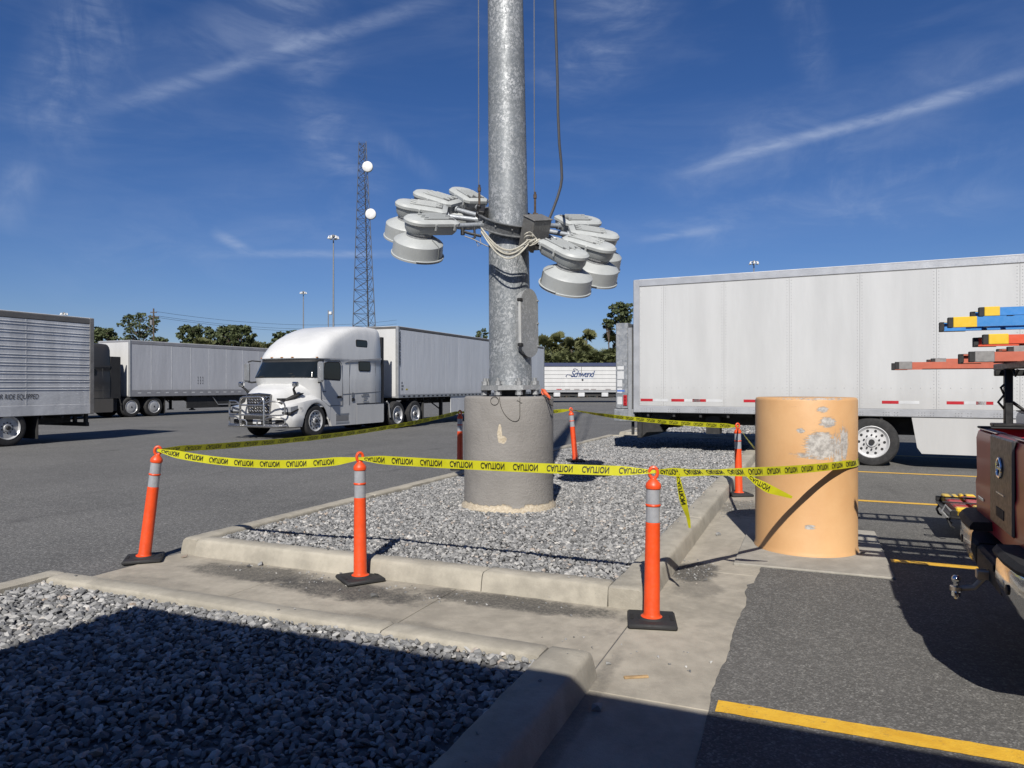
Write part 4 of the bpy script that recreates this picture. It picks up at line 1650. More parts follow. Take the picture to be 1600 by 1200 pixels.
def tractor(name, label, loc, rz, paint, bull=True, group=None, dark=False):
    t = thing(name, label, 'truck', loc, rz, group)
    trim = M_FRAME
    # cab shell
    mb = MB()
    rings = []
    for i, z in enumerate(CZ):
        w, xr, f, d = CW[i], CR[i], CF[i], CD[i]
        ring = [(xr, -w * 0.97, z), (xr + 0.06, -w, z)]
        ring += [((xr + 0.06) + (f - d - xr - 0.06) * k / 5, -w, z) for k in (1, 2, 3, 4)]
        ring += [cab_pt(z, radians(-90 + 180 * k / 24)) for k in range(25)]
        ring += [((xr + 0.06) + (f - d - xr - 0.06) * k / 5, w, z) for k in (4, 3, 2, 1)]
        ring += [(xr + 0.06, w, z), (xr, w * 0.97, z)]
        rings.append(ring)
    mb.loft(rings)
    cab = mb.build('cab', paint, t, sharp=34)
    # windscreen
    def patch(z0, z1, p0, p1, off, nz=6, np_=20):
        m = MB()
        vs = [cab_pt(z0 + (z1 - z0) * i / nz, radians(p0 + (p1 - p0) * j / np_), off) for i in range(nz + 1) for j in range(np_ + 1)]
        fs = [(i * (np_ + 1) + j, i * (np_ + 1) + j + 1, (i + 1) * (np_ + 1) + j + 1, (i + 1) * (np_ + 1) + j) for i in range(nz) for j in range(np_)]
        return m.add(vs, fs, 0, True)
    gk = patch(1.885, 2.485, -79, 79, 0.006).build('windscreen_gasket', M_BLACK, t)
    patch(1.915, 2.455, -76, 76, 0.013).build('windscreen', M_GLASS, t)
    mb = MB()
    for k in range(5):
        a = radians((-60, -12, 0, 12, 60)[k])
        p = cab_pt(2.56, a, 0.0)
        mb.box(p[0] - 0.03, p[0] + 0.02, p[1] - 0.05, p[1] + 0.05, 2.535, 2.565, b=0.008)
    mb.build('marker_lamps', pm('amber_lamp', (0.45, 0.20, 0.05), 0.3), t)
    for yy in (0.35, -0.45):
        p = cab_pt(1.93, radians(20 if yy > 0 else -25), 0.03)
        p2 = cab_pt(2.02, radians(62 if yy > 0 else 20), 0.02)
        mb = MB()
        mb.tube([p, p2], 0.014, 5)
        mb.build('wiper', M_BLACK, t)
    mb = MB()
    mb.tube([cab_pt(2.515, radians(-90 + 180 * k / 24), 0.004) for k in range(25)], 0.007, 5)
    mb.build('roof_joint', pm('seam_grey2', (0.10, 0.10, 0.10), 0.8), t)
    # side glazing, door outline, grab details, both sides
    for s in (1, -1):
        yb = s * 1.232
        mb = MB()
        side_poly(mb, [(-0.33, 1.83), (-1.22, 1.80), (-1.27, 1.9), (-1.25, 2.36), (-1.18, 2.43), (-0.62, 2.43), (-0.42, 2.38), (-0.30, 1.95)], yb - s * 0.03, yb + s * 0.006)
        dw = mb.build('door_window_frame', M_BLACK, t)
        mb = MB()
        side_poly(mb, [(-0.38, 1.87), (-1.19, 1.84), (-1.22, 1.92), (-1.21, 2.33), (-1.15, 2.39), (-0.64, 2.39), (-0.46, 2.35), (-0.36, 1.98)], yb, yb + s * 0.011)
        mb.build('door_window', M_GLASS, dw)
        for (xa, xb, za, zb, yo) in ((-2.17, -2.85, 2.97, 3.24, 1.196), (-2.30, -3.0, 2.14, 2.49, 1.224)):
            mb = MB()
            pts = [(x, z) for x, z in rrect(abs(xb - xa), zb - za, 0.07, 4, (xa + xb) / 2, (za + zb) / 2)]
            side_poly(mb, pts, s * (yo - 0.05), s * (yo + 0.012))
            fr_ = mb.build('bunk_window_frame', M_BLACK, t)
            mb = MB()
            pts = [(x, z) for x, z in rrect(abs(xb - xa) - 0.07, zb - za - 0.07, 0.05, 4, (xa + xb) / 2, (za + zb) / 2)]
            side_poly(mb, pts, s * yo, s * (yo + 0.018))
            mb.build('bunk_window', M_GLASS, fr_)
        # door outline seam
        mb = MB()
        ys = s * 1.2335
        seam = [(-0.22, ys, 1.86), (-0.24, ys, 1.2), (-0.62, ys, 0.98), (-1.36, ys, 0.98), (-1.36, ys, 1.7), (-1.34, ys * 0.995, 2.36), (-1.22, ys * 0.99, 2.47), (-0.42, ys * 0.985, 2.47)]
        mb.tube(seam, 0.008, 5)
        mb.tube([(-1.75, ys, 0.98), (-1.75, ys, 2.46)], 0.006, 5)
        mb.tube([(-3.35, ys, 0.98), (-3.33, ys * 0.99, 2.46), (-3.1, s * 1.12, 3.4)], 0.006, 5)
        mb.tube([(-1.36, ys, 1.35), (-3.7, ys, 1.42)], 0.006, 5)
        mb.build('panel_seam', pm('seam_grey2', (0.10, 0.10, 0.10), 0.8), t)
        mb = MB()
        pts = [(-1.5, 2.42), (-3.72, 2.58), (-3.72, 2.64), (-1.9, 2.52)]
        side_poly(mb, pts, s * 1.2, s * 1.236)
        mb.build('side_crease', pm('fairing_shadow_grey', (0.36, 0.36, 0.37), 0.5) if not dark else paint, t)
        mb = MB()
        mb.box(-1.3, -1.08, ys, s * 1.262, 1.22, 1.30, b=0.012)
        mb.build('door_handle', M_BLACK, t)
        # rear side extender
        mb = MB()
        mb.box(-4.30 if dark else -3.93, -3.752, s * 1.13, s * 1.20, 0.98, 3.1 if dark else 3.42, b=0.015)
        mb.build('side_extender', M_BLACK, t)
        # door mirror
        mb = MB()
        mb.box(0.05, 0.19, s * 1.38, s * 1.60, 1.76, 2.40, b=0.05)
        mr = mb.build('door_mirror', pm('mirror_shell', (0.50, 0.51, 0.52), 0.2, 0.6) if not dark else paint, t)
        mb = MB()
        mb.tube([(-0.18, s * 1.18, 2.44), (0.05, s * 1.34, 2.46), (0.11, s * 1.46, 2.42)], 0.022, 7)
        mb.tube([(-0.25, s * 1.2, 1.78), (0.05, s * 1.36, 1.74), (0.11, s * 1.46, 1.77)], 0.03, 7)
        mb.build('mirror_arm', M_BLACK, mr)
        # bonnet mirror
        mb = MB()
        mb.box(0.74, 0.88, s * 0.97, s * 1.17, 1.60, 1.76, b=0.035)
        hm = mb.build('bonnet_mirror', M_CHROME, t)
        mb = MB()
        mb.tube([(0.62, s * 0.93, 1.30), (0.66, s * 0.93, 1.42), (0.76, s * 0.96, 1.53), (0.81, s * 1.05, 1.60)], [0.05, 0.045, 0.035, 0.03], 7)
        mb.build('mirror_stalk', M_BLACK, hm)
        # chassis fairing with steps
        mb = MB()
        side_poly(mb, [(-0.72, 0.98), (-0.70, 0.55), (-0.80, 0.31), (-2.16, 0.30), (-2.16, 0.98)], s * 1.1, s * 1.225)
        mb.build('side_fairing', paint, t)
        mb = MB()
        side_poly(mb, [(-2.19, 0.98), (-2.19, 0.30), (-3.84, 0.30), (-3.88, 0.36), (-3.88, 0.98)], s * 1.1, s * 1.225)
        mb.build('side_fairing', paint, t)
        mb = MB()
        mb.box(-1.75, -1.0, s * 1.18, s * 1.232, 0.36, 0.44, b=0.01)
        mb.build('step', M_ALU, t)
        mb = MB()
        mb.box(-1.75, -1.0, s * 1.18, s * 1.232, 0.66, 0.72, b=0.01)
        mb.build('step', M_ALU, t)
        mb = MB()
        mb.box(-1.72, -1.02, s * 1.15, s * 1.229, 0.45, 0.65, b=0.005)
        mb.build('step_recess', pm('recess_grey', (0.22, 0.22, 0.22), 0.6) if not dark else M_FRAME, t)
        mb = MB()
        mb.box(-3.85, -2.2, s * 1.12, s * 1.231, 0.985, 1.02, b=0.004)
        mb.build('fairing_gap', M_FRAME, t)
        # headlamp
        mb = MB()
        side_poly(mb, [(1.12, 0.80), (0.62, 0.98), (0.55, 1.10), (0.80, 1.03), (1.14, 0.98)], s * 0.60, s * 1.165)
        hl = mb.build('headlamp', M_LAMPW, t)
        mb = MB()
        side_poly(mb, [(1.13, 0.77), (0.60, 0.945), (0.60, 0.985), (1.135, 0.83)], s * 0.58, s * 1.172)
        mb.build('lamp_trim', M_BLACK, hl)
    # bonnet and front wings
    X = [1.16, 1.10, 0.98, 0.80, 0.64, 0.57, 0.54, 0.46, 0.36, 0.24, 0.12, 0.0, -0.12, -0.24, -0.36, -0.46, -0.54, -0.57, -0.64, -0.72]
    tab = {'top': ([-0.72, -0.45, 0, 0.35, 0.7, 1.0, 1.16], [1.86, 1.86, 1.76, 1.69, 1.60, 1.50, 1.40]),
           'tw': ([-0.72, 0, 0.6, 1.16], [1.0, 0.86, 0.68, 0.47]),
           'sy': ([-0.72, 0, 0.6, 1.0, 1.16], [1.12, 1.02, 0.86, 0.68, 0.55]),
           'sz': ([-0.72, 0, 0.6, 1.0, 1.16], [1.62, 1.50, 1.38, 1.27, 1.22]),
           'fy': ([-0.72, 0, 0.6, 0.95, 1.16], [1.20, 1.17, 1.10, 0.95, 0.72]),
           'fz': ([-0.72, -0.3, 0, 0.4, 0.8, 1.16], [1.22, 1.24, 1.24, 1.22, 1.14, 1.04]),
           'oy': ([-0.72, 0.3, 0.7, 0.95, 1.16], [1.235, 1.25, 1.22, 1.08, 0.80])}
    rings = []
    for x in X:
        q = {k: interp(x, *v_) for k, v_ in tab.items()}
        zl = 0.62 if x > 0 else 0.55
        if abs(x) < 0.575:
            zl = max(zl, 0.52 + sqrt(max(0, 0.575 ** 2 - x * x)))
        zo = max(zl + 0.05, q['fz'] - 0.12)
        half = [(q['oy'] - 0.01, zl), (q['oy'], zo), (q['oy'] - 0.02, (zo + q['fz']) / 2 + 0.015), (q['fy'], q['fz']),
                (q['sy'] + 0.04, (q['fz'] + q['sz']) / 2 - 0.02), (q['sy'], q['sz']), ((q['sy'] + q['tw']) / 2, (q['sz'] + q['top']) / 2 + 0.02),
                (q['tw'], q['top'] - 0.03), (q['tw'] * 0.5, q['top'])]
        ring = [(x, y, z) for y, z in half] + [(x, 0, q['top'] + 0.012)] + [(x, -y, z) for y, z in half[::-1]]
        rings.append(ring)
    mb = MB()
    mb.loft(rings, closed=False, cap0=True, cap1=True)
    hood = mb.build('bonnet', paint, t, sharp=32)
    mb = MB()
    mb.box(-0.7, 1.1, -0.8, 0.8, 0.45, 1.25)
    mb.build('engine_bay', M_FRAME, t)
    # dark air intake blades below the bonnet mirrors
    for s in (1, -1):
        mb = MB()
        mb.tube([(1.02, s * 0.68, 1.13), (0.88, s * 0.80, 1.20), (0.72, s * 0.90, 1.275), (0.55, s * 0.97, 1.345), (0.36, s * 1.03, 1.405)], [0.015, 0.05, 0.07, 0.055, 0.01], 8)
        mb.build('intake_blade', M_BLACK, t)
    # grille
    mb = MB()
    side = [(-0.40, 0.80), (0.40, 0.80), (0.46, 1.36), (-0.46, 1.36)]
    mb.add([(1.165, y, z) for y, z in side] + [(1.20, y, z) for y, z in side], [(3, 2, 1, 0), (4, 5, 6, 7), (0, 1, 5, 4), (1, 2, 6, 5), (2, 3, 7, 6), (3, 0, 4, 7)])
    gr = mb.build('grille', M_FRAME, t)
    for k in range(6):
        z = 0.86 + 0.085 * k
        hw = 0.40 + 0.06 * (z - 0.8) / 0.56
        mb = MB()
        pts = [(1.213, -hw + 2 * hw * i / 16, z + 0.022 * (1 if i % 2 else -1)) for i in range(17)]
        mb.tube(pts, 0.011, 6)
        mb.build('grille_bar', M_CHROME, gr)
    mb = MB()
    mb.cyl((1.235, 0.40, 1.31), (1.235, -0.34, 0.86), 0.018, n=8)
    mb.build('grille_strap', M_CHROME, gr)
    mb = MB()
    mb.tube([(1.20, -0.41, 0.79), (1.215, -0.475, 1.37), (1.20, 0, 1.395), (1.215, 0.475, 1.37), (1.20, 0.41, 0.79)], 0.022, 8)
    mb.build('grille_surround', M_CHROME if not dark else M_FRAME, gr)
    # bumper
    mb = MB()
    rings = []
    for z, f, w in ((0.33, 1.10, 1.08), (0.37, 1.20, 1.17), (0.55, 1.27, 1.22), (0.70, 1.25, 1.22), (0.77, 1.17, 1.18)):
        d = 0.55
        rings.append([(0.60, -w, z)] + [(f - d + d * abs(cos(a)) ** 0.6, math.copysign(w * abs(sin(a)) ** 0.6, a), z) for a in [radians(-90 + 9 * k) for k in range(21)]] + [(0.60, w, z)])
    mb.loft(rings)
    bp = mb.build('bumper', paint, t, sharp=40)
    mb = MB()
    mb.box(1.20, 1.283, -0.55, 0.55, 0.43, 0.70, b=0.02)
    mb.build('bumper_intake', M_FRAME, bp)
    for s in (1, -1):
        mb = MB()
        mb.box(1.12, 1.262, s * 0.66, s * 0.98, 0.44, 0.60, b=0.03)
        mb.build('fog_lamp', M_FRAME, bp)
    mb = MB()
    mb.box(1.284, 1.29, -0.16, 0.16, 0.46, 0.60, b=0.004)
    mb.build('number_plate', M_WREF, bp)
    if bull:
        bb = MB()
        M_BAR = pm('brushed_bar', (0.46, 0.455, 0.44), 0.28, 0.95, var=0.1)
        xb = 1.50
        hoop = [(xb, -0.46, 0.40), (xb, -0.46, 1.16), (xb, -0.43, 1.25), (xb, -0.34, 1.29), (xb, 0.34, 1.29), (xb, 0.43, 1.25), (xb, 0.46, 1.16), (xb, 0.46, 0.40)]
        bb.tube(hoop, 0.034, 9)
        for z, hw in ((1.04, 0.46), (0.74, 0.46)):
            bb.tube([(xb, -hw, z), (xb, hw, z)], 0.028, 8)
        bb.tube([(xb - 0.25, -1.12, 0.42), (xb - 0.04, -0.95, 0.40), (xb, -0.6, 0.40), (xb, 0.6, 0.40), (xb - 0.04, 0.95, 0.40), (xb - 0.25, 1.12, 0.42)], 0.034, 9)
        o_ = bb.build('bull_bar', M_BAR, t)
        for s in (1, -1):
            for (za, zb_) in ((0.74, 1.16), (0.44, 0.68)):
                m2 = MB()
                m2.tube([(xb, s * 0.46, zb_ - 0.10), (xb, s * 0.56, zb_ - 0.04), (xb - 0.02, s * 0.66, zb_), (xb - 0.10, s * 0.98, zb_), (xb - 0.18, s * 1.07, zb_ - 0.05), (xb - 0.2, s * 1.09, zb_ - 0.12),
                         (xb - 0.2, s * 1.09, za + 0.08), (xb - 0.18, s * 1.06, za + 0.02), (xb - 0.10, s * 0.96, za), (xb, s * 0.46, za)], 0.026, 8)
                m2.build('side_loop', M_BAR, o_)
            m2 = MB()
            m2.tube([(xb, s * 0.2, 0.42), (xb, s * 0.2, 0.52), (xb, s * 0.26, 0.58), (xb, s * 0.46, 0.6)], 0.024, 8)
            m2.box(1.2, xb, s * 0.42, s * 0.5, 0.45, 0.6, b=0.01)
            m2.build('bar_bracket', M_BAR, o_)
    # frame, fifth wheel, rear wings
    mb = MB()
    for s in (1, -1):
        mb.box(-7.1, 0.9, s * 0.38, s * 0.46, 0.72, 0.98)
    mb.box(-6.0, -5.0, -0.45, 0.45, 0.98, 1.08, b=0.02)
    mb.box(-7.0, -4.3, -0.5, 0.5, 0.45, 0.72)
    mb.build('frame', M_FRAME, t)
    for s in (1, -1):
        mb = MB()
        mb.cyl((-4.28, s * 0.60, 0.40), (-4.02, s * 1.05, 0.95), 0.03, n=8)
        mb.tube([(-4.35, s * 1.2, 0.45), (-4.25, s * 1.2, 0.95), (-4.12, s * 1.2, 1.05)], 0.03, 7)
        mb.build('wing_bracket', M_ALU if not dark else M_FRAME, t)
        mb = MB()
        mb.box(-6.86, -6.84, s * 0.62, s * 1.2, 0.12, 0.95)
        mb.build('mud_flap', M_BLACK, t)
        wheel(t, 0, s * 1.08, 0.52, 0.29, 'alloy')
        for xx in (-4.9, -6.2):
            wheel(t, xx, s * 1.07, 0.52, 0.27, 'dish' if dark else 'deep')
            mb = MB()
            mb.cyl((xx, s * 0.60, 0.52), (xx, s * 0.88, 0.52), 0.52, n=28)
            mb.build('inner_tyre', M_TYRE, t)
    mb = MB()
    mb.box(-4.2, -0.7, -1.05, 1.05, 0.35, 0.97)
    mb.build('tank_body', M_FRAME, t)
    return t


# ---------------------------------------------------------------- trailers
def panel_mat(name, col, rough=0.4, seed=0, streak=0.22):
    if name in MATS:
        return MATS[name]
    t = NT(name)
    vs = t.coord('Object', (1.5, 1, 0.25), loc=(seed, 0, 0))
    n = t.noise(1.2, 5, 0.6, vs)
    st = t.noise(9, 5, 0.7, t.coord('Object', (1.4, 1, 0.07), loc=(seed, 2, 0)))
    c = t.mix(t.rng(n, 0.3, 0.7), tuple(x * 0.93 for x in col), tuple(min(1, x * 1.04) for x in col))
    c = t.mix(t.rng(st, 0.55, 0.8, 0, streak), c, tuple(x * 0.6 for x in col))
    t.set('Base Color', c)
    t.set('Roughness', rough)
    t.bump(t.noise(1.6, 3, 0.5, t.coord('Object', (2.6, 1, 0.6), loc=(seed, 1, 0))), 0.22, 0.04)
    low = t.rng(t.math('ADD', t.sep()[2], t.math('MULTIPLY', t.noise(4, 5, 0.7), 0.6)), 1.35, 2.1, 0.22, 0.0)
    c = t.mix(low, c, (0.30, 0.28, 0.25))
    t.set('Base Color', c)
    MATS[name] = t.m
    return t.m


def trailer(name, label, rear, heading, L, z0, z1, near, seams, pmat, rail=None, top_h=0.16, bot_h=0.13, hw=1.29,
            axles=(3.4, 4.65), rivets=False, reflect=(), skirt=None, rib=0, group=None, gear=True, wkind='alloy', doors=True, rail_top=None, underframe=True, corner=None):
    """rear: near-side rear corner on the ground; x runs forward from the rear; near = +1/-1 is the side seen"""
    h = Vector((heading[0], heading[1], 0)).normalized()
    left = Vector((-h.y, h.x, 0))
    org = Vector((rear[0], rear[1], 0)) - left * (near * hw)
    t = thing(name, label, 'trailer', org, atan2(h.y, h.x), group)
    rail = rail or M_ALU
    rail_top = rail_top or rail
    n = near
    mb = MB()
    mb.box(0.03, L - 0.03, -(hw - 0.02), hw - 0.02, z0 + 0.06, z1 - 0.03)
    mb.build('box_body', pmat, t)
    mb = MB()
    mb.box(0, L, -(hw + 0.012), hw + 0.012, z1 - top_h, z1 - 0.01, b=0.02)
    mb.build('top_rail', rail_top, t)
    mb = MB()
    mb.box(0.0, L, -(hw + 0.01), hw + 0.01, z0, z0 + bot_h, b=0.012)
    br = mb.build('bottom_rail', rail, t)
    mb = MB()
    mb.box(0.02, L - 0.02, -hw + 0.03, hw - 0.03, z1 - 0.012, z1 + 0.012, b=0.01)
    mb.build('roof', M_WREF, t)
    cm = corner or rail
    for x0, x1 in ((-0.01, 0.14), (L - 0.10, L + 0.01)):
        for s in (1, -1):
            mb = MB()
            mb.box(x0, x1, s * (hw - 0.1), s * (hw + 0.016), z0 - 0.005, z1 + 0.004, b=0.015)
            mb.build('corner_post', cm, t)
    # near side skin, panel by panel
    xs = [0.14] + [s for s in seams if 0.3 < s < L - 0.2] + [L - 0.10]
    zt, zb = z1 - top_h, z0 + bot_h
    if not rib:
        for a, b in zip(xs[:-1], xs[1:]):
            mb = MB()
            mb.box(a + 0.0015, b - 0.0015, n * (hw - 0.012), n * (hw + 0.004), zb + 0.003, zt - 0.003, b=0.0015)
            mb.build('side_panel', pmat, t)
    else:
        mb = MB()
        mb.box(0.14, L - 0.1, n * (hw - 0.012), n * (hw + 0.002), zb + 0.003, zt - 0.003)
        sk = mb.build('side_skin', pmat, t)
        for k in range(rib):
            zc = zb + 0.46 + (zt - zb - 0.58) * k / (rib - 1)
            for dz in (-0.036, 0.036):
                mb = MB()
                prof = [(hw + 0.001, -0.014), (hw + 0.015, -0.006), (hw + 0.015, 0.006), (hw + 0.001, 0.014)]
                mb.loft([[(x, n * y, zc + dz + z) for y, z in prof] for x in (0.15, L - 0.11)], smooth=False)
                mb.build('rib', pmat, t)
        for s in seams:
            if s < L - 0.2:
                mb = MB()
                mb.box(s - 0.02, s + 0.02, n * hw, n * (hw + 0.006), zb + 0.003, zt - 0.003)
                mb.build('lap_strip', pmat, t)
    # front wall and rear doors
    if doors:
        for s in (1, -1):
            mb = MB()
            mb.box(-0.035, -0.005, s * 0.01, s * (hw - 0.1), z0 + 0.1, z1 - 0.12, b=0.01)
            d = mb.build('rear_door', pmat, t)
            for yy in (0.35, 0.75):
                mb = MB()
                mb.cyl((-0.055, s * yy, z0 + 0.05), (-0.055, s * yy, z1 - 0.15), 0.016, n=8)
                mb.build('lock_rod', M_ALU, d)
    mb = MB()
    mb.box(L - 0.02, L + 0.006, -(hw - 0.11), hw - 0.11, z0 + 0.05, z1 - 0.1, b=0.01)
    mb.build('front_wall', panel_mat('front_white', (0.66, 0.66, 0.65)), t)
    if rivets:
        mb = MB()
        rows = []
        for s in xs[1:-1]:
            for dx in (-0.042, 0.042):
                z = zb + 0.04
                while z < zt - 0.03:
                    rows.append((s + dx, z))
                    z += 0.065
        z = zb + 0.05
        while z < zt:
            rows.append((0.17, z))
            z += 0.13
        x = 0.2
        while x < L - 0.2:
            rows.append((x, zb + 0.42))
            x += 0.17
        for (x, z) in rows:
            mb.cyl((x, n * (hw + 0.003), z), (x, n * (hw + 0.009), z), 0.011, 0.007, n=6, smooth=False)
        o = mb.build('rivets', pm('rivet_grey', (0.50, 0.51, 0.52), 0.5), t)
        o['kind'] = 'stuff'
        mb = MB()
        x = 0.2
        while x < L - 0.3:
            for dx in (0, 0.05, 0.10, 0.2, 0.25):
                for dz in (0.035, 0.085):
                    mb.cyl((x + dx, n * (hw + 0.009), z0 + dz), (x + dx, n * (hw + 0.014), z0 + dz), 0.009, n=5, smooth=False)
            x += 0.62
        o = mb.build('rail_bolts', pm('bolt_grey', (0.22, 0.22, 0.23), 0.5), t)
        o['kind'] = 'stuff'
    for (a, b, c, z) in reflect:
        mb = MB()
        mb.box(a, b, n * (hw + 0.0045), n * (hw + 0.0065), z - 0.03, z + 0.03)
        mb.build('reflective_strip', M_RED if c == 'r' else M_WREF, t)
    # underside
    if underframe:
        mb = MB()
        x = 0.3
        while x < L - 0.3:
            mb.box(x, x + 0.05, -hw + 0.05, hw - 0.05, z0 - 0.09, z0 + 0.01)
            x += 0.6
        mb.box(0.2, L - 3.2, -0.55, -0.45, z0 - 0.28, z0 - 0.05)
        mb.box(0.2, L - 3.2, 0.45, 0.55, z0 - 0.28, z0 - 0.05)
        mb.box(L - 2.6, L - 0.3, -0.6, 0.6, z0 - 0.12, z0)
        mb.build('cross_members', M_FRAME, t)
    if axles:
        for ax in axles:
            for s in (1, -1):
                wheel(t, ax, s * (hw - 0.16), 0.50, 0.28, wkind)
                mb = MB()
                mb.cyl((ax, s * (hw - 0.64), 0.50), (ax, s * (hw - 0.36), 0.50), 0.50, n=28)
                mb.build('inner_tyre', M_TYRE, t)
        mb = MB()
        for ax in axles:
            mb.cyl((ax, -hw + 0.3, 0.5), (ax, hw - 0.3, 0.5), 0.07, n=10)
        mb.box(min(axles) - 0.9, max(axles) + 0.9, -0.6, -0.48, 0.62, z0 - 0.06)
        mb.box(min(axles) - 0.9, max(axles) + 0.9, 0.48, 0.6, 0.62, z0 - 0.06)
        mb.build('bogie', M_FRAME, t)
        for s in (1, -1):
            mb = MB()
            mb.box(min(axles) - 0.80, min(axles) - 0.78, s * (hw - 0.65), s * (hw - 0.02), 0.15, z0 - 0.03)
            mb.build('mud_flap', M_BLACK, t)
    # rear under-run bar
    mb = MB()
    mb.box(0.05, 0.15, -hw + 0.12, hw - 0.12, 0.42, 0.54, b=0.01)
    for s in (1, -1):
        mb.box(0.05, 0.15, s * 0.55, s * 0.65, 0.52, z0 + 0.02, b=0.01)
        mb.box(0.05, 0.15, s * (hw - 0.26), s * (hw - 0.16), 0.52, z0 + 0.02, b=0.01)
    mb.build('under_run_bar', M_FRAME, t)
    if gear:
        for s in (1, -1):
            mb = MB()
            mb.box(L - 4.15, L - 4.02, s * 0.85, s * 0.98, 0.30, z0 - 0.02, b=0.01)
            mb.box(L - 4.22, L - 3.95, s * 0.80, s * 1.03, 0.24, 0.30, b=0.01)
            mb.cyl((L - 4.08, s * 0.9, 0.6), (L - 3.3, s * 0.6, z0 - 0.05), 0.03, n=8)
            mb.build('landing_leg', M_FRAME, t)
    if skirt:
        a, b, zlo = skirt
        x = a
        while x < b - 0.1:
            x2 = min(b, x + 2.42)
            mb = MB()
            pts = [(x + 0.004, z0 + 0.004), (x + (0.10 if x == a else 0.004), zlo + 0.12), (x + (0.18 if x == a else 0.004), zlo), (x2 - 0.004, zlo), (x2 - 0.004, z0 + 0.004)]
            side_poly(mb, pts, n * (hw - 0.04), n * (hw - 0.015))
            mb.build('side_skirt', pmat, t)
            x = x2
    return t


def text_part(parent, s, size, x, z, y, near, mat, shear=0.0, bold=0.0, name='lettering', stretch=1.0):
    """lettering on the near side of a trailer; x is the left end as read"""
    vs, fs = text_geo(s, size, shear, bold=bold)
    mb = MB()
    if near > 0:      # seen from the left of the vehicle: reading direction is -x
        V = [(x - a * stretch, y, z + b) for a, b, c in vs]
    else:
        V = [(x + a * stretch, -y, z + b) for a, b, c in vs]
    mb.add(V, fs)
    return mb.build(name, mat, parent, recalc=False)


M_INKD = pm('dark_print', (0.03, 0.03, 0.035), 0.5)
PW = panel_mat('white_truck_paint', (0.74, 0.745, 0.74), 0.28)

# ---- white tractor and its trailer
HB = -BX
wl = Vector((-6.25, 22.6, 0))
tc_ = wl - AX * 1.2
tractor('semi_truck', 'white sleeper cab truck with chrome bull bar and hood mirrors, behind the tape', (tc_.x, tc_.y, 0), atan2(HB.y, HB.x), PW, True)
tr_root = [o for o in bpy.data.objects if o.name == 'semi_truck'][0]
M_LOGO = pm('grey_print', (0.20, 0.21, 0.23), 0.5)
text_part(tr_root, '780', 0.10, 0.82, 0.90, 1.242, 1, M_LOGO, name='model_number')
mb = MB()
for k, (x, z, w) in enumerate(((-2.55, 1.34, 0.36), (-2.45, 1.28, 0.52), (-2.6, 1.21, 0.26), (-2.58, 1.16, 0.2), (-2.55, 1.08, 0.4), (-0.32, 1.45, 0.18))):
    for j in range(int(w / 0.045)):
        mb.box(x - 0.045 * j, x - 0.045 * j - 0.03, 1.236, 1.24, z - 0.016, z + 0.016)
mb.build('door_print', M_LOGO, tr_root)
mb = MB()
side_poly(mb, [(x, z) for x, z in rrect(0.16, 0.14, 0.05, 4, -1.95, 1.33)], 1.22, 1.2405)
mb.build('fuel_cap_badge', M_LOGO, tr_root)
mb = MB()
mb.box(-1.9, -2.05, 1.22, 1.241, 1.1, 1.22)
mb.build('badge', M_BLACK, tr_root)

fc = wl + BX * 4.9
rc = fc + BX * 16.15
ws = [1.22 * k + 0.12 for k in range(1, 14)]
wt = trailer('semi_trailer', 'long grey white box trailer coupled to the white truck', (rc.x, rc.y), (HB.x, HB.y), 16.15, 1.16, 3.91, 1, ws,
             panel_mat('van_white', (0.76, 0.78, 0.81), 0.35, 3), rivets=False, axles=(2.6, 3.85), top_h=0.12,
             rail_top=pm('dark_rail', (0.16, 0.15, 0.14), 0.5, 0.3), skirt=(6.2, 11.8, 0.42))
mb = MB()
for k in range(40):
    mb.box(16.15 - 0.5 - 0.38 * k, 16.15 - 0.5 - 0.38 * k + 0.16, 1.30, 1.305, 1.2, 1.25)
o = mb.build('rail_slots', M_DARK, wt)
o['kind'] = 'stuff'
text_part(wt, 'VANGUARD', 0.24, 16.03, 0, 1.309, 1, M_INKD, bold=0.01)
lt = [o for o in kids(wt) if o.name.startswith('lettering')][0]
for v_ in lt.data.vertices:          # maker's name runs down the corner post
    x, y, z = v_.co
    d, hgt = 16.03 - x, z
    v_.co = (16.085 - hgt * 0.55, 1.309, 3.72 - d * 1.0)
mb = MB()
for (z, w) in ((1.74, 0.10), (1.62, 0.16), (1.50, 0.13)):
    mb.box(15.92, 15.92 - w, 1.294, 1.297, z - 0.04, z + 0.04)
mb.build('small_decal', M_LOGO, wt)
mb = MB()
mb.box(15.6, 15.45, 1.294, 1.297, 1.46, 1.52)
mb.build('yellow_decal', pm('decal_yellow', (0.6, 0.5, 0.05), 0.5), wt)

# ---- dark grey tractor and trailer behind
gd = Vector((0.45, 0.893, 0)).normalized()
gl = Vector((gd.y, -gd.x, 0))
gcor = Vector((-19.7, 36.6, 0))
gax = gcor - gd * 4.75 - gl * 1.25
GP = panel_mat('dark_truck_paint', (0.055, 0.052, 0.05), 0.3, 9)
tractor('semi_truck', 'dark grey sleeper cab truck half hidden behind the silver trailer', (gax.x, gax.y, 0), atan2(-gd.y, -gd.x), GP, False, None, True)
grr = gcor + gd * 16.15
gt = trailer('semi_trailer', 'grey sided box trailer coupled to the dark grey truck', (grr.x, grr.y), (-gd.x, -gd.y), 16.15, 1.06, 3.98, 1,
             [1.23 * k + 0.15 for k in range(1, 14)], panel_mat('grey_panel', (0.57, 0.58, 0.61), 0.35, 6), bot_h=0.34, top_h=0.2,
             rail=pm('rail_grey', (0.36, 0.36, 0.38), 0.5, 0.2), corner=M_ALU, rail_top=pm('rail_grey', (0.36, 0.36, 0.38)), axles=(2.8, 4.05))
mb = MB()
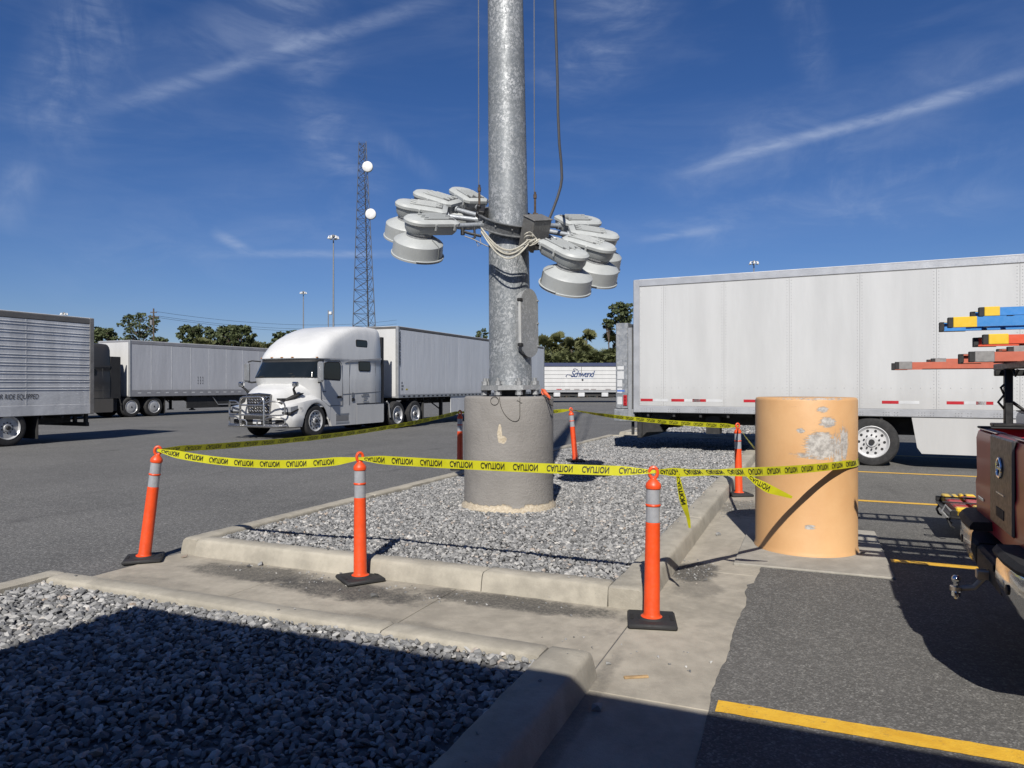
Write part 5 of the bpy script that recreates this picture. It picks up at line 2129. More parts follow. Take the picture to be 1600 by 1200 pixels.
for k in range(28):
    x = 16.15 - 0.45 - 0.55 * k
    mb.box(x, x - 0.2, 1.302, 1.306, 1.22, 1.28)
o = mb.build('rail_lamps', M_WREF, gt)
o['kind'] = 'stuff'
for s in [1.23 * k + 0.15 for k in range(1, 14)]:
    mb = MB()
    mb.box(s - 0.02, s + 0.02, 1.29, 1.299, 1.41, 3.77)
    mb.build('seam_strip', M_WREF, gt)
for k in range(2):
    mb = MB()
    side_poly(mb, [(3.35 - 0.75 * k, 1.78), (3.05 - 0.75 * k, 2.14), (2.75 - 0.75 * k, 1.78), (3.05 - 0.75 * k, 1.42)], 1.293, 1.298)
    mb.build('placard', pm('placard_grey', (0.17, 0.17, 0.18), 0.5), gt)
mb = MB()
for k in range(3):
    for j in range(5):
        mb.box(12.0 - 0.16 * k - 0.02 * (j % 2), 11.95 - 0.16 * k, 1.294, 1.297, 1.72 + 0.09 * j, 1.78 + 0.09 * j)
mb.build('small_print', M_INKD, gt)
mb = MB()
mb.box(5.2, 12.6, 1.10, 1.16, 0.36, 1.05)
mb.build('side_skirt', M_FRAME, gt)
mb = MB()
mb.tube([(2, 1.2, 0.52), (10.5, 1.2, 0.52)], 0.03, 8)
mb.tube([(10.5, 1.2, 0.52), (10.9, 1.2, 0.98)], 0.025, 8)
mb.build('side_guard', M_ALU, gt)

# ---- silver ribbed trailer at the left edge
lr = Vector((-12.6, 21.4, 0))


def lpx(px):
    r = (px - 800) / FPX
    return (12.6 + r * 21.4) / (r * 0.922 - 0.3875)


def silver_mat():
    t = NT('ribbed_silver')
    v = t.coord('Object', (1.0, 1, 0.12))
    n = t.noise(1.4, 4, 0.6, v)
    d = t.noise(2.2, 5, 0.65)
    c = t.mix(t.rng(n, 0.35, 0.65), (0.60, 0.61, 0.63), (0.84, 0.85, 0.87))  # vertical bands imitate reflections off the dented side, put into the colour
    c = t.mix(t.rng(t.noise(6, 6, 0.7), 0.55, 0.8, 0, 0.3), c, (0.26, 0.25, 0.24))
    t.set('Base Color', c)
    t.set('Metallic', 0.2)
    t.set('Roughness', 0.4)
    t.bump(d, 0.35, 0.04)
    return t.m


M_SILV = silver_mat()
MATS['ribbed_silver'] = M_SILV
refl = []
for (a, b) in ((11, 22), (47, 56), (81, 89), (122, 132)):
    refl.append((lpx(b), lpx(a), 'r', 1.02))
st = trailer('semi_trailer', 'silver ribbed box trailer at the left edge of the lot', (lr.x, lr.y), (HB.x, HB.y), 14.0, 0.80, 3.66, 1,
             [2.0, 3.2, 4.4, 5.6, 6.8, 8.0], M_SILV, rib=9, axles=(2.45, 3.75), wkind='deep', reflect=refl, bot_h=0.3, top_h=0.18,
             rail=M_SILV, corner=pm('worn_post', (0.28, 0.27, 0.26), 0.55, 0.3, dirt=0.4), rail_top=pm('top_dark', (0.20, 0.19, 0.18), 0.5, 0.3, dirt=0.3))
tw = text_geo('AIR RIDE EQUIPPED', 0.2, 0.2)
wid = max(p[0] for p in tw[0])
text_part(st, 'AIR RIDE EQUIPPED', 0.20, lpx(60) + wid * 0.66, 1.27, 1.2985, 1, M_INKD, 0.2, 0.0, stretch=0.66)
mb = MB()
mb.cyl((4.6, 0.75, 0.62), (4.6, 1.1, 0.62), 0.2, n=18)
mb.build('air_tank', M_FRAME, st)

# ---- white trailer on the right, with folded lift gate
RH = Vector((0.897, -0.442, 0)).normalized()
rr_ = Vector((2.84, 16.57, 0))


def rpx(px):
    r = (px - 800) / FPX
    return (r * rr_.y - rr_.x) / (RH.x - RH.y * r)


refl = []
for (a, b) in ((1001, 1020), (1049, 1069), (1082, 1103), (1162, 1182), (1378, 1404), (1479, 1506), (1525, 1552)):
    refl.append((rpx(a), rpx(b), 'r', 1.31))
    refl.append((rpx(b) + 0.01, rpx(b) + 0.36, 'w', 1.31))
RW = panel_mat('right_white', (0.61, 0.615, 0.615), 0.3, 13, 0.07)
wr = trailer('semi_trailer', 'clean white riveted box trailer with lift gate, parked on the right', (rr_.x, rr_.y), (RH.x, RH.y), 16.15, 1.02, 4.10, -1,
             [0.7 + 1.345 * k for k in range(12)], RW, rivets=True, axles=(rpx(1362) - 1.25, rpx(1362)), wkind='white', reflect=refl, skirt=(rpx(1424), 14.0, 0.30),
             bot_h=0.155, top_h=0.17, gear=False, rail=pm('bright_rail', (0.62, 0.63, 0.65), 0.35, 0.45), doors=True)
lg = MB()
lg.box(-0.46, -0.16, -1.22, 1.22, 1.10, 3.12, b=0.015)
M_LG = m_galv('gate_zinc', (0.46, 0.48, 0.50), 18, 0.35, 0.45, 0.6)
lgp = lg.build('lift_gate', M_LG, wr)
mb = MB()
mb.box(-0.15, -0.05, -1.27, -1.12, 0.85, 3.0, b=0.01)
mb.box(-0.15, -0.05, 1.12, 1.27, 0.85, 3.0, b=0.01)
mb.build('gate_rail', M_ALU, lgp)
mb = MB()
mb.box(-0.50, 0.0, -1.24, 1.24, 0.80, 1.09, b=0.012)
mb.build('gate_step', M_LG, lgp)
mb = MB()
for (z0_, z1_) in ((2.02, 2.10), (1.80, 1.98), (1.62, 1.78), (1.47, 1.58), (1.20, 1.38)):
    mb.box(-0.42, -0.26 if z0_ > 1.7 else -0.30, -1.2225, -1.2245, z0_, z1_)
mb.build('gate_sticker', M_WREF, lgp)
mb = MB()
mb.box(-0.42, -0.24, -1.2226, -1.225, 1.50, 1.54)
mb.build('blue_sticker', pm('sticker_blue', (0.08, 0.18, 0.55), 0.4), lgp)
mb = MB()
mb.box(-0.27, -0.18, -1.225, -1.245, 1.17, 1.42, b=0.008)
tl = mb.build('tail_lamp', M_RED, lgp)
mb = MB()
for k in range(3):
    mb.cyl((-0.225, -1.244, 1.22 + 0.075 * k), (-0.225, -1.25, 1.22 + 0.075 * k), 0.028, n=12)
mb.build('lamp_lens', pm('lens_red', (0.30, 0.01, 0.012), 0.15), tl)
mb = MB()
for s in (1, -1):
    side_poly(mb, [(0.02, 1.0), (0.95, 1.0), (0.55, 0.72), (0.62, 0.58), (0.25, 0.55), (0.15, 0.45), (0.02, 0.5)], s * 1.0, s * 1.08)
    mb.box(-0.12, -0.06, s * 1.02, s * 1.08, 0.48, 0.85, b=0.005)
mb.build('gate_bracket', M_FRAME, lgp)
mb = MB()
mb.box(0.2, 2.6, -0.9, 0.9, 0.93, 1.0)
mb.box(1.6, 1.9, -1.0, -0.7, 0.55, 0.95)
mb.build('gate_pump_box', M_FRAME, wr)

# ---- far hopper trailer with lettering
hp = thing('hopper_trailer', 'far white grain trailer with blue top stripe and script lettering', 'trailer', (6.6, 68.0, 0), 0.0)
M_HP = panel_mat('hopper_white', (0.68, 0.68, 0.67), 0.4, 21)
HL = 6.6
mb = MB()
mb.box(-HL, HL, 0.05, 2.5, 1.15, 3.45)
mb.build('hopper_body', M_HP, hp)
for k in range(6):
    mb = MB()
    mb.box(-HL + 0.03, HL - 0.03, 0.0, 0.05, 1.18 + 0.375 * k, 1.18 + 0.375 * (k + 1) - 0.03, b=0.008)
    mb.build('side_plank', M_HP, hp)
mb = MB()
mb.box(-HL - 0.02, HL + 0.02, -0.03, 2.53, 3.44, 3.80, b=0.05)
mb.build('roll_tarp', pm('tarp_blue', (0.03, 0.045, 0.12), 0.55), hp)
M_NAVY = pm('navy_print', (0.03, 0.06, 0.17), 0.4)
vs, fs = text_geo('Schwend', 0.98, 0.35, bold=0.012, spacing=0.82)
wd = max(p[0] for p in vs)
mb = MB()
sc = 2.35 / wd
mb.add([(-1.0 + a * sc, -0.012, 2.44 + b * 0.9) for a, b, c in vs], fs)
mb.tube([(-1.35, -0.02, 2.42), (-1.45, -0.02, 2.52), (-1.30, -0.02, 2.68), (-0.95, -0.02, 2.60), (-0.6, -0.02, 2.46)], [0.02, 0.04, 0.03, 0.025, 0.02], 5)
mb.tube([(-0.62, -0.02, 3.08), (-0.75, -0.02, 3.2), (-0.55, -0.02, 3.24), (-0.3, -0.02, 3.12)], 0.025, 5)
mb.build('lettering', M_NAVY, hp, recalc=False)
mb = MB()
mb.box(-0.6, 1.2, -0.006, -0.003, 2.30, 2.33)
mb.build('underline', pm('pale_blue', (0.4, 0.5, 0.66), 0.5), hp)
mb = MB()
mb.cyl((0.15, 0.0, 2.18), (0.15, -0.05, 2.18), 0.09, n=12)
mb.cyl((0.05, -0.02, 3.4), (0.05, -0.02, 2.6), 0.02, n=6)
mb.cyl((5.75, -0.02, 3.4), (5.75, -0.02, 2.7), 0.025, n=6)
mb.build('tarp_fitting', M_DARK, hp)
for x in (-5.4, -4.5, -2.1, -1.3, -0.4, 0.5, 1.2, 2.6, 3.6, 5.0):
    mb = MB()
    mb.box(x - 0.25, x + 0.25, -0.006, -0.001, 1.22, 1.30)
    mb.build('reflective_strip', M_RED if x < -1.5 else pm('grey_strip', (0.25, 0.22, 0.22), 0.5), hp)
mb = MB()
mb.box(-HL, HL, 0.02, 2.48, 0.98, 1.15)
mb.build('lower_rail', M_ALU, hp)
mb = MB()
mb.box(-HL, HL, 0.25, 2.25, 0.62, 0.98)
for x in (-2.6, 2.6):
    side_poly(mb, [(x - 1.6, 1.1), (x + 1.6, 1.1), (x + 0.5, 0.45), (x - 0.5, 0.45)], 0.3, 2.2)
mb.build('underframe', M_FRAME, hp)
for x in (-2.3, 0.05, 2.3):
    mb = MB()
    mb.box(x - 0.32, x + 0.32, 0.0, 0.1, 0.55, 0.95, b=0.04)
    mb.build('work_lamp_box', M_WREF, hp)
for x in (-5.6, -4.4):
    wheel(hp, x, 2.2, 0.5, 0.28, 'deep')
    wheel(hp, x, 0.3, 0.5, 0.28, 'deep').rotation_euler = (pi / 2, 0, 0)
for s in (0.5, 2.0):
    mb = MB()
    mb.box(4.6, 4.75, s - 0.07, s + 0.07, 0.0, 0.8)
    mb.build('landing_leg', M_FRAME, hp)

# ================================================================ red pickup, rack and ladders
def car_paint(name, col):
    t = NT(name)
    n = t.noise(2.0, 4)
    t.set('Base Color', t.mix(t.rng(n, 0.3, 0.7), tuple(x * 0.9 for x in col), col))
    t.set('Metallic', 0.0)
    t.set('Roughness', 0.4)
    t.set('Coat Weight', 0.22)
    t.set('Coat Roughness', 0.07)
    return t.m


AP = Vector((0.9135, -0.4067, 0)).normalized()
BP = Vector((0.4067, 0.9135, 0)).normalized()
TG = Vector((2.8755, 4.114, 0))
M_RK = pm('rack_black', (0.015, 0.015, 0.016), 0.45)


def pickup(label, loc, rz, paint, badge=True, group=None):
    t = thing('pickup_truck', label, 'pickup truck', loc, rz, group)
    hw = 0.97

    def sect(x, w, zb_, zt_, tuck=0.03):
        return [(x, -w + 0.10, zb_), (x, -w + 0.02, zb_ + 0.12), (x, -w, zb_ + 0.34), (x, -w + 0.015, zt_ - 0.12), (x, -w + tuck, zt_ - 0.02), (x, -w + tuck + 0.06, zt_),
                (x, w - tuck - 0.06, zt_), (x, w - tuck, zt_ - 0.02), (x, w - 0.015, zt_ - 0.12), (x, w, zb_ + 0.34), (x, w - 0.02, zb_ + 0.12), (x, w - 0.10, zb_)]
    # bed sides: outer walls with wheel openings
    for s in (1, -1):
        mb = MB()
        prof = [(0.03, 0.62), (0.03, 1.30), (0.06, 1.335), (2.02, 1.335), (2.02, 0.60)]
        arch = [(1.62 - 0.02, 0.60)] + [(1.12 + 0.47 * cos(a), 0.42 + 0.47 * sin(a) * 1.05) for a in [radians(22 + 136 * i / 14) for i in range(15)]] + [(0.60, 0.60)]
        pts = prof + arch + [(0.10, 0.62)]
        side_poly(mb, pts, s * (hw - 0.06), s * hw)
        mb.build('bed_side', paint, t)
        mb = MB()
        mb.box(0.0, 2.05, s * (hw - 0.13), s * (hw - 0.01), 1.337, 1.352, b=0.006)
        mb.build('bed_rail_cap', M_BLACK, t)
        mb = MB()
        mb.box(0.0, 0.12, s * (hw - 0.14), s * (hw + 0.004), 0.88, 1.30, b=0.03)
        mb.build('tail_lamp', pm('tail_lamp_red', (0.5, 0.012, 0.016), 0.3), t)
    mb = MB()
    mb.box(0.06, 2.0, -0.9, 0.9, 0.72, 0.80)
    mb.box(1.96, 2.02, -0.9, 0.9, 0.72, 1.33)
    mb.build('bed_floor', M_BLACK, t)
    # tailgate with slight crown
    mb = MB()
    rings = []
    for y in (-0.845, -0.83, -0.5, 0.0, 0.5, 0.83, 0.845):
        e = 0.012 if abs(y) > 0.84 else 0.0
        rings.append([(0.06, y, 0.70), (-0.012 + e, y, 0.70), (-0.022 + e, y, 0.80), (-0.028 + e, y, 0.98), (-0.020 + e, y, 1.02), (-0.024 + e, y, 1.28), (-0.012 + e, y, 1.325), (0.01, y, 1.338), (0.06, y, 1.335)])
    mb.loft(rings, smooth=True)
    tg = mb.build('tailgate', paint, t, sharp=30)
    mb = MB()
    mb.box(-0.040, -0.018, -0.29, 0.29, 0.80, 1.335, b=0.012)
    pn = mb.build('centre_panel', pm('panel_graphite', (0.085, 0.085, 0.087), 0.42, 0.0, var=0.04), tg)
    Mb = frame((-0.046, 0, 1.16), (0, -1, 0))
    mb = MB()
    pts = [(0.0 - 0.046, 0.054 * cos(a), 1.155 + 0.054 * sin(a)) for a in [2 * pi * i / 28 for i in range(28)]]
    mb.tube(pts, 0.009, 8, closed=True)
    mb.box(-0.054, -0.040, -0.066, 0.066, 1.144, 1.166, b=0.004)
    mb.build('badge_ring', M_CHROME, tg)
    mb = MB()
    mb.box(-0.044, -0.038, -0.10, 0.10, 0.862, 0.92, b=0.01)
    mb.build('handle_recess', M_BLACK, tg)
    mb = MB()
    mb.box(-0.043, -0.039, -0.10, 0.10, 1.0, 1.008)
    mb.build('chrome_script', M_CHROME, tg)
    mb = MB()
    mb.box(-0.032, -0.027, 0.55, 0.72, 0.875, 0.895, b=0.002)
    mb.build('side_badge', M_CHROME, tg)
    mb = MB()
    for (x0, x1, y0, y1) in ((-0.02, 0.05, -0.8, -0.2), (-0.02, 0.05, 0.3, 0.78)):
        mb.box(x0 + 0.005, x1, y0, y1, 1.3385, 1.341)
    mb.build('worn_edge_strip', pm('worn_edge', (0.42, 0.36, 0.33), 0.7, var=0.4, scale=30, dirt=0.6, dirtcol=(0.2, 0.03, 0.04)), tg)
    # bumper: two chrome wings, black tread pads, lower centre
    for s in (1, -1):
        mb = MB()
        rings = []
        for (y, xo, d) in ((0.36, -0.125, 0.0), (0.60, -0.13, 0.0), (0.82, -0.115, 0.0), (0.94, -0.07, 0.0), (0.985, 0.0, 0.0), (0.99, 0.20, 0.0)):
            rings.append([(0.22, s * y, 0.72), (xo + 0.01, s * y, 0.72), (xo, s * y, 0.70), (xo - 0.006, s * y, 0.60), (xo + 0.03, s * y, 0.50), (0.22, s * y, 0.50)])
        mb.loft(rings, smooth=True)
        bw = mb.build('bumper_wing', M_CHROME, t, sharp=28)
        mb = MB()
        rings = []
        for (y, xo) in ((0.34, -0.135), (0.60, -0.14), (0.82, -0.125), (0.95, -0.078), (1.0, 0.005), (1.0, 0.10)):
            rings.append([(0.10, s * y, 0.725), (xo, s * y, 0.725), (xo - 0.006, s * y, 0.745), (xo + 0.015, s * y, 0.775), (0.10, s * y, 0.785)])
        mb.loft(rings, smooth=True)
        mb.build('step_pad', M_BLACK, bw, sharp=30)
        mb = MB()
        mb.cyl((-0.12, s * 0.66, 0.61), (-0.137, s * 0.66, 0.61), 0.026, n=12)
        mb.build('sensor', M_BLACK, bw)
    mb = MB()
    mb.box(-0.10, 0.2, -0.355, 0.355, 0.48, 0.64, b=0.02)
    mb.build('bumper_centre', M_FRAME, t)
    mb = MB()
    mb.box(-0.112, -0.101, -0.20, 0.20, 0.59, 0.63, b=0.004)
    mb.build('plate_lamp', M_BLACK, t)
    # tow ball
    mb = MB()
    mb.box(-0.16, 0.3, -0.03, 0.03, 0.50, 0.555, b=0.006)
    mb.tube([(-0.08, 0, 0.52), (-0.12, 0, 0.51), (-0.17, 0, 0.445), (-0.26, 0, 0.43)], 0.017, 8)
    mb.cyl((-0.26, 0, 0.418), (-0.26, 0, 0.442), 0.033, n=14)
    hi = mb.build('tow_bar', pm('tow_steel', (0.35, 0.30, 0.24), 0.4, 0.7), t)
    mb = MB()
    mb.lathe([(0.018, 0.42), (0.018, 0.45), (0.02, 0.455), (0.028, 0.468), (0.03, 0.482), (0.028, 0.496), (0.016, 0.508), (0.0, 0.511)], 18, M=Matrix.Translation((-0.26, 0, 0.1)) @ Matrix.Scale(0.8, 4))
    mb.cyl((-0.26, 0, 0.37), (-0.26, 0, 0.42), 0.012, n=8)
    mb.cyl((-0.26, 0, 0.385), (-0.26, 0, 0.41), 0.024, n=6, smooth=False)
    mb.build('tow_ball', M_CHROME, hi)
    # cab and front, beyond the picture's edge
    mb = MB()
    rings = [sect(2.06, 0.96, 0.55, 1.30), sect(2.3, 0.98, 0.5, 1.32), sect(3.9, 0.98, 0.5, 1.30), sect(4.2, 0.97, 0.55, 1.27), sect(5.3, 0.93, 0.6, 1.18), sect(5.55, 0.80, 0.62, 1.05)]
    mb.loft(rings)
    mb.build('body', paint, t, sharp=35)
    mb = MB()
    rings = []
    for z, x0, x1, w in ((1.28, 2.10, 4.25, 0.90), (1.55, 2.16, 3.95, 0.84), (1.82, 2.30, 3.45, 0.74), (1.90, 2.50, 3.2, 0.64)):
        rings.append([(x0, -w + 0.08, z), (x0 + 0.1, -w, z), (x1 - 0.2, -w, z), (x1, -w + 0.2, z), (x1, w - 0.2, z), (x1 - 0.2, w, z), (x0 + 0.1, w, z), (x0, w - 0.08, z)])
    mb.loft(rings)
    cb = mb.build('cab', paint, t, sharp=30)
    for s in (1, -1):
        mb = MB()
        mb.add([(2.40, s * 0.885, 1.34), (3.95, s * 0.885, 1.34), (3.45, s * 0.765, 1.78), (2.45, s * 0.765, 1.78)], [(0, 1, 2, 3)])
        mb.build('side_window', M_GLASS, cb)
        for x in (1.12, 4.72):
            wheel(t, x, s * 0.83, 0.40, 0.27, 'alloy')
    mb = MB()
    mb.add([(2.11, -0.7, 1.36), (2.11, 0.7, 1.36), (2.20, 0.62, 1.76), (2.20, -0.62, 1.76)], [(0, 1, 2, 3)])
    mb.build('rear_window', M_GLASS, cb)
    mb = MB()
    mb.box(0.2, 5.2, -0.5, 0.5, 0.38, 0.56)
    mb.build('frame', M_FRAME, t)
    # ladder rack
    rk = MB()
    rk.box(0.08, 0.34, 0.86, 0.98, 1.3525, 1.375, b=0.004)
    rk.box(0.08, 0.34, -0.98, -0.86, 1.3525, 1.375, b=0.004)
    for s in (1, -1):
        rk.box(0.15, 0.20, s * 0.89, s * 0.94, 1.37, 1.745, b=0.006)
        rk.box(1.92, 1.97, s * 0.89, s * 0.94, 1.36, 1.745, b=0.006)
        rk.tube([(0.20, s * 0.915, 1.52), (0.26, s * 0.915, 1.47), (0.36, s * 0.915, 1.44)], 0.012, 6)
    for x in (0.15, 1.92):
        rk.box(x, x + 0.05, -1.22, 1.26, 1.745, 1.79, b=0.006)
    rk.box(0.10, 4.1, 0.93, 0.97, 1.70, 1.744, b=0.006)
    rk.box(0.10, 4.1, -0.97, -0.93, 1.70, 1.744, b=0.006)
    rk.box(4.06, 4.11, -1.2, 1.2, 1.745, 1.79, b=0.006)
    rk.tube([(0.17, 0.915, 1.66), (0.13, 0.90, 1.62), (0.15, 0.905, 1.57), (0.12, 0.93, 1.52), (0.17, 0.92, 1.45)], 0.008, 6)
    rk.tube([(0.18, 0.80, 1.745), (0.19, 0.78, 1.70), (0.20, 0.76, 1.74)], 0.01, 6)
    rack = rk.build('ladder_rack', M_RK, t)
    up = MB()
    for x in (1.2, 3.4):
        up.box(x, x + 0.05, -1.2, 1.34, 2.0, 2.05, b=0.006)
        for s in (1, -1):
            up.box(x, x + 0.05, s * 0.91, s * 0.96, 1.74, 2.0, b=0.006)
    up.build('upper_bar', M_RK, rack)
    return t


M_MAROON = car_paint('maroon_paint', (0.55, 0.010, 0.03))
pk_rz = atan2(AP.y, AP.x)
pickup('dark red pickup truck at the right edge, tailgate with dark centre panel', (TG.x, TG.y, 0.014), pk_rz, M_MAROON)
tg2 = TG + BP * 3.85 + AP * 1.0
pickup('silver work pickup beyond the red pickup, just out of the right edge', (tg2.x, tg2.y, 0.014), pk_rz, car_paint('silver_paint', (0.45, 0.46, 0.47)))


def local_tg(along, lat, z):
    p = TG + AP * along + BP * lat
    return Vector((p.x, p.y, z))


def ladder(label, end, z, rail_mat, cap_mat, L=4.9, width=0.43, rh=0.062, rt=0.032, fly=True, foot=True, capl=0.13, seed=0, stag=0.12, sticker=False):
    """extension ladder lying flat; end = ground position of the rear end of its far rail"""
    e_ = Vector((end[0], end[1], z)) - BP * (width / 2)
    root = thing('ladder', label, 'ladder', e_, pk_rz, 'ladders on the pickup racks')

    def rail(x0, x1, y, z0, h, mat, nm='rail'):
        mb = MB()
        s = 1 if y > 0 else -1
        # C channel, open towards the inside
        mb.box(x0, x1, y - s * 0.004 - 0.004, y - s * 0.004 + 0.004, z0, z0 + h)
        for zz in (z0, z0 + h - 0.008):
            mb.box(x0, x1, y - s * 0.004 - s * 0.004, y - s * rt, zz, zz + 0.008)
        return mb.build(nm, mat, root)

    def cap(x0, y, z0, h, l=None):
        s = 1 if y > 0 else -1
        l = l or capl
        mb = MB()
        mb.box(x0 + 0.02, x0 + l, y + s * 0.001, y + s * 0.010, z0 - 0.004, z0 + h + 0.004, b=0.003)
        mb.box(x0 + 0.02, x0 + l, y - s * 0.02, y + s * 0.001, z0 + h, z0 + h + 0.006, b=0.002)
        o = mb.build('rail_cap', cap_mat, root)
        mb = MB()
        mb.box(x0 - 0.012, x0 + 0.02, y - s * rt, y + s * 0.010, z0 - 0.004, z0 + h + 0.004, b=0.003)
        mb.build('end_plug', M_BLACK, o)

    w2 = width / 2
    for s in (1, -1):
        rail(0.0, L, s * w2, 0.0, rh, rail_mat)
        cap(0.0, s * w2, 0.0, rh)
    rung = MB()
    rung.cyl((0, -w2 + 0.01, 0), (0, w2 - 0.01, 0), 0.017, n=10)
    rme = rung.mesh('rung', M_ALU)
    x = 0.28
    while x < L - 0.1:
        link('rung', rme, root, (x, 0, rh * 0.5))
        x += 0.305
    if fly:
        w3 = w2 - 0.045
        z1 = rh + 0.012 if fly == 'top' else rh * 0.62
        for s in (1, -1):
            o = rail(stag, L - 0.1, s * w3, z1, rh * 0.86, rail_mat, 'fly_rail')
            cap(stag, s * w3, z1, rh * 0.86, 0.11)
        x = 0.42
        rung2 = MB()
        rung2.cyl((0, -w3 + 0.01, 0), (0, w3 - 0.01, 0), 0.016, n=10)
        rm2 = rung2.mesh('rung', M_ALU)
        while x < L - 0.2:
            link('rung', rm2, root, (x, 0, z1 + rh * 0.43))
            x += 0.305
    if sticker:
        mb = MB()
        mb.box(0.22, 0.46, -w2 - 0.0035, -w2 - 0.001, 0.01, rh - 0.012)
        mb.box(0.22, 0.46, w2 + 0.001, w2 + 0.0035, 0.01, rh - 0.012)
        mb.build('sticker', M_WREF, root)
        mb = MB()
        mb.box(0.70, 0.74, -w2 - 0.01, -w2 - 0.002, -0.004, rh + 0.004)
        mb.build('strap', pm('strap_yellow', (0.8, 0.5, 0.03), 0.5), root)
    return root


M_FG_OR = pm('fibreglass_orange', (0.56, 0.135, 0.075), 0.5, var=0.15, scale=8, dirt=0.25, dirtcol=(0.35, 0.14, 0.10))
M_FG_RD = pm('fibreglass_red', (0.72, 0.10, 0.04), 0.42, var=0.1)
M_FG_BL = pm('fibreglass_blue', (0.05, 0.25, 0.62), 0.4, var=0.08)
M_CAPY = pm('cap_yellow', (0.80, 0.52, 0.03), 0.42)
M_CAPG = pm('cap_grey', (0.34, 0.33, 0.32), 0.45, 0.5)
ladder('faded orange ladder, the longest overhang, in front of the white trailer', (3.81, 7.11), 1.805, M_FG_OR, M_CAPG, fly=True, stag=0.30, L=5.2)
ladder('faded orange ladder resting on the rack of the red pickup', (3.197, 5.07), 1.806, M_FG_OR, M_CAPG, fly=True, stag=0.22)
ladder('red ladder with yellow end caps and white sticker, stacked on the orange one', (3.255, 5.0), 1.922, M_FG_RD, M_CAPY, fly=False, width=0.36, rh=0.058, sticker=True)
ladder('blue ladder with yellow ends, highest on the red pickup rack', (3.217, 5.33), 2.053, M_FG_BL, M_CAPY, fly='top', rh=0.064, stag=0.19, capl=0.16)

# ---- low hitch carrier with strapped red and yellow ladders
cc = TG + BP * 4.2 + AP * 0.62
car = thing('hitch_carrier', 'low black hitch carrier beside the red pickup, loaded flat', 'cargo carrier', (cc.x, cc.y, 0.014), pk_rz)
mb = MB()
mb.box(-0.42, 0.42, -0.56, 0.56, 0.25, 0.28, b=0.008)
for y in (-0.54, 0.54):
    mb.box(-0.42, 0.42, y - 0.02, y + 0.02, 0.28, 0.34, b=0.005)
mb.box(0.3, 1.3, -0.03, 0.03, 0.25, 0.31, b=0.005)
mb.build('platform', M_RK, car)
mb = MB()
mb.tube([(-0.45, -0.58, 0.27), (-0.5, -0.59, 0.33), (-0.47, -0.6, 0.40), (-0.42, -0.59, 0.34)], 0.012, 6)
mb.build('hook', M_ALU, car)
for k in range(5):
    mb = MB()
    x = (-0.4, -0.38, -0.2, -0.41, 0.05)[k]
    y = (-0.5, -0.2, -0.55, 0.3, -0.54)[k]
    mb.tube([(x, y, 0.27), (x - 0.03, y - 0.01, 0.22), (x - 0.01, y - 0.02, 0.17), (x + 0.02, y, 0.15)], 0.012, 6)
    mb.build('strap_end', M_BLACK, car)
M_CGR = pm('cargo_red', (0.52, 0.025, 0.03), 0.4, var=0.15)
ld = thing('step_ladder', 'folded red step ladder with yellow ends strapped flat on the low carrier', 'ladder', (cc.x, cc.y, 0.30), pk_rz)
for j, x in enumerate((-0.36, -0.19, 0.0, 0.18)):
    mb = MB()
    mb.box(x, x + 0.14, -0.50, 0.50, 0.0, 0.075 + 0.012 * (j % 2), b=0.012)
    mb.build('rail', M_CGR, ld)
    for (y0, y1) in ((-0.56, -0.46 + 0.1 * (j % 2)), (0.30 + 0.08 * (j % 2), 0.56)):
        mb = MB()
        mb.box(x - 0.006, x + 0.146, y0, y1, -0.004, 0.085 + 0.012 * (j % 2), b=0.012)
        mb.build('yellow_end', M_CAPY, ld)
for y in (-0.24, 0.16):
    mb = MB()
    mb.box(-0.45, 0.40, y - 0.028, y + 0.028, 0.089, 0.097, b=0.003)
    mb.box(-0.05, 0.05, y - 0.04, y + 0.04, 0.09, 0.12, b=0.01)
    mb.build('strap', M_BLACK, ld)

# ================================================================ background
M_TOW = pm('tower_steel', (0.13, 0.14, 0.16), 0.5, 0.4)
M_POLEF = pm('far_zinc', (0.30, 0.31, 0.33), 0.5, 0.4)
TY = 110.0
tb = PX(573, 602, TY)
tw_ = thing('lattice_tower', 'tall lattice radio tower with two white dishes behind the white truck', 'tower', (tb.x, TY, 0))
TH_ = 39.3


def tleg(k, z):
    w = (1.15 + (TH_ - z) * 0.0867) / sqrt(3)
    a = radians((215, 325, 92)[k])
    return Vector((w * cos(a) - 0.0145 * z, w * sin(a), z))


for k in range(3):
    mb = MB()
    mb.cyl(tleg(k, 0), tleg(k, TH_), 0.075, 0.05, n=8)
    mb.build('tower_leg', M_TOW, tw_)
mb = MB()
zs = [0.0]
while zs[-1] < TH_ - 0.6:
    zs.append(min(TH_, zs[-1] + 2.3 - 1.35 * zs[-1] / TH_))
for a, b in zip(zs[:-1], zs[1:]):
    for k in range(3):
        k2 = (k + 1) % 3
        mb.cyl(tleg(k, a), tleg(k2, b), 0.035, n=4, caps=False, smooth=False)
        mb.cyl(tleg(k2, a), tleg(k, b), 0.035, n=4, caps=False, smooth=False)
        mb.cyl(tleg(k, b), tleg(k2, b), 0.03, n=4, caps=False, smooth=False)
o = mb.build('bracing', M_TOW, tw_)
o['kind'] = 'stuff'
mb = MB()
mb.cyl(tleg(2, 0) + Vector((0.2, -0.3, 0)), tleg(2, 33) + Vector((0.1, -0.2, 0)), 0.07, n=6)
mb.build('cable_run', M_DARK, tw_)
M_DISH = pm('dish_white', (0.80, 0.80, 0.79), 0.45)
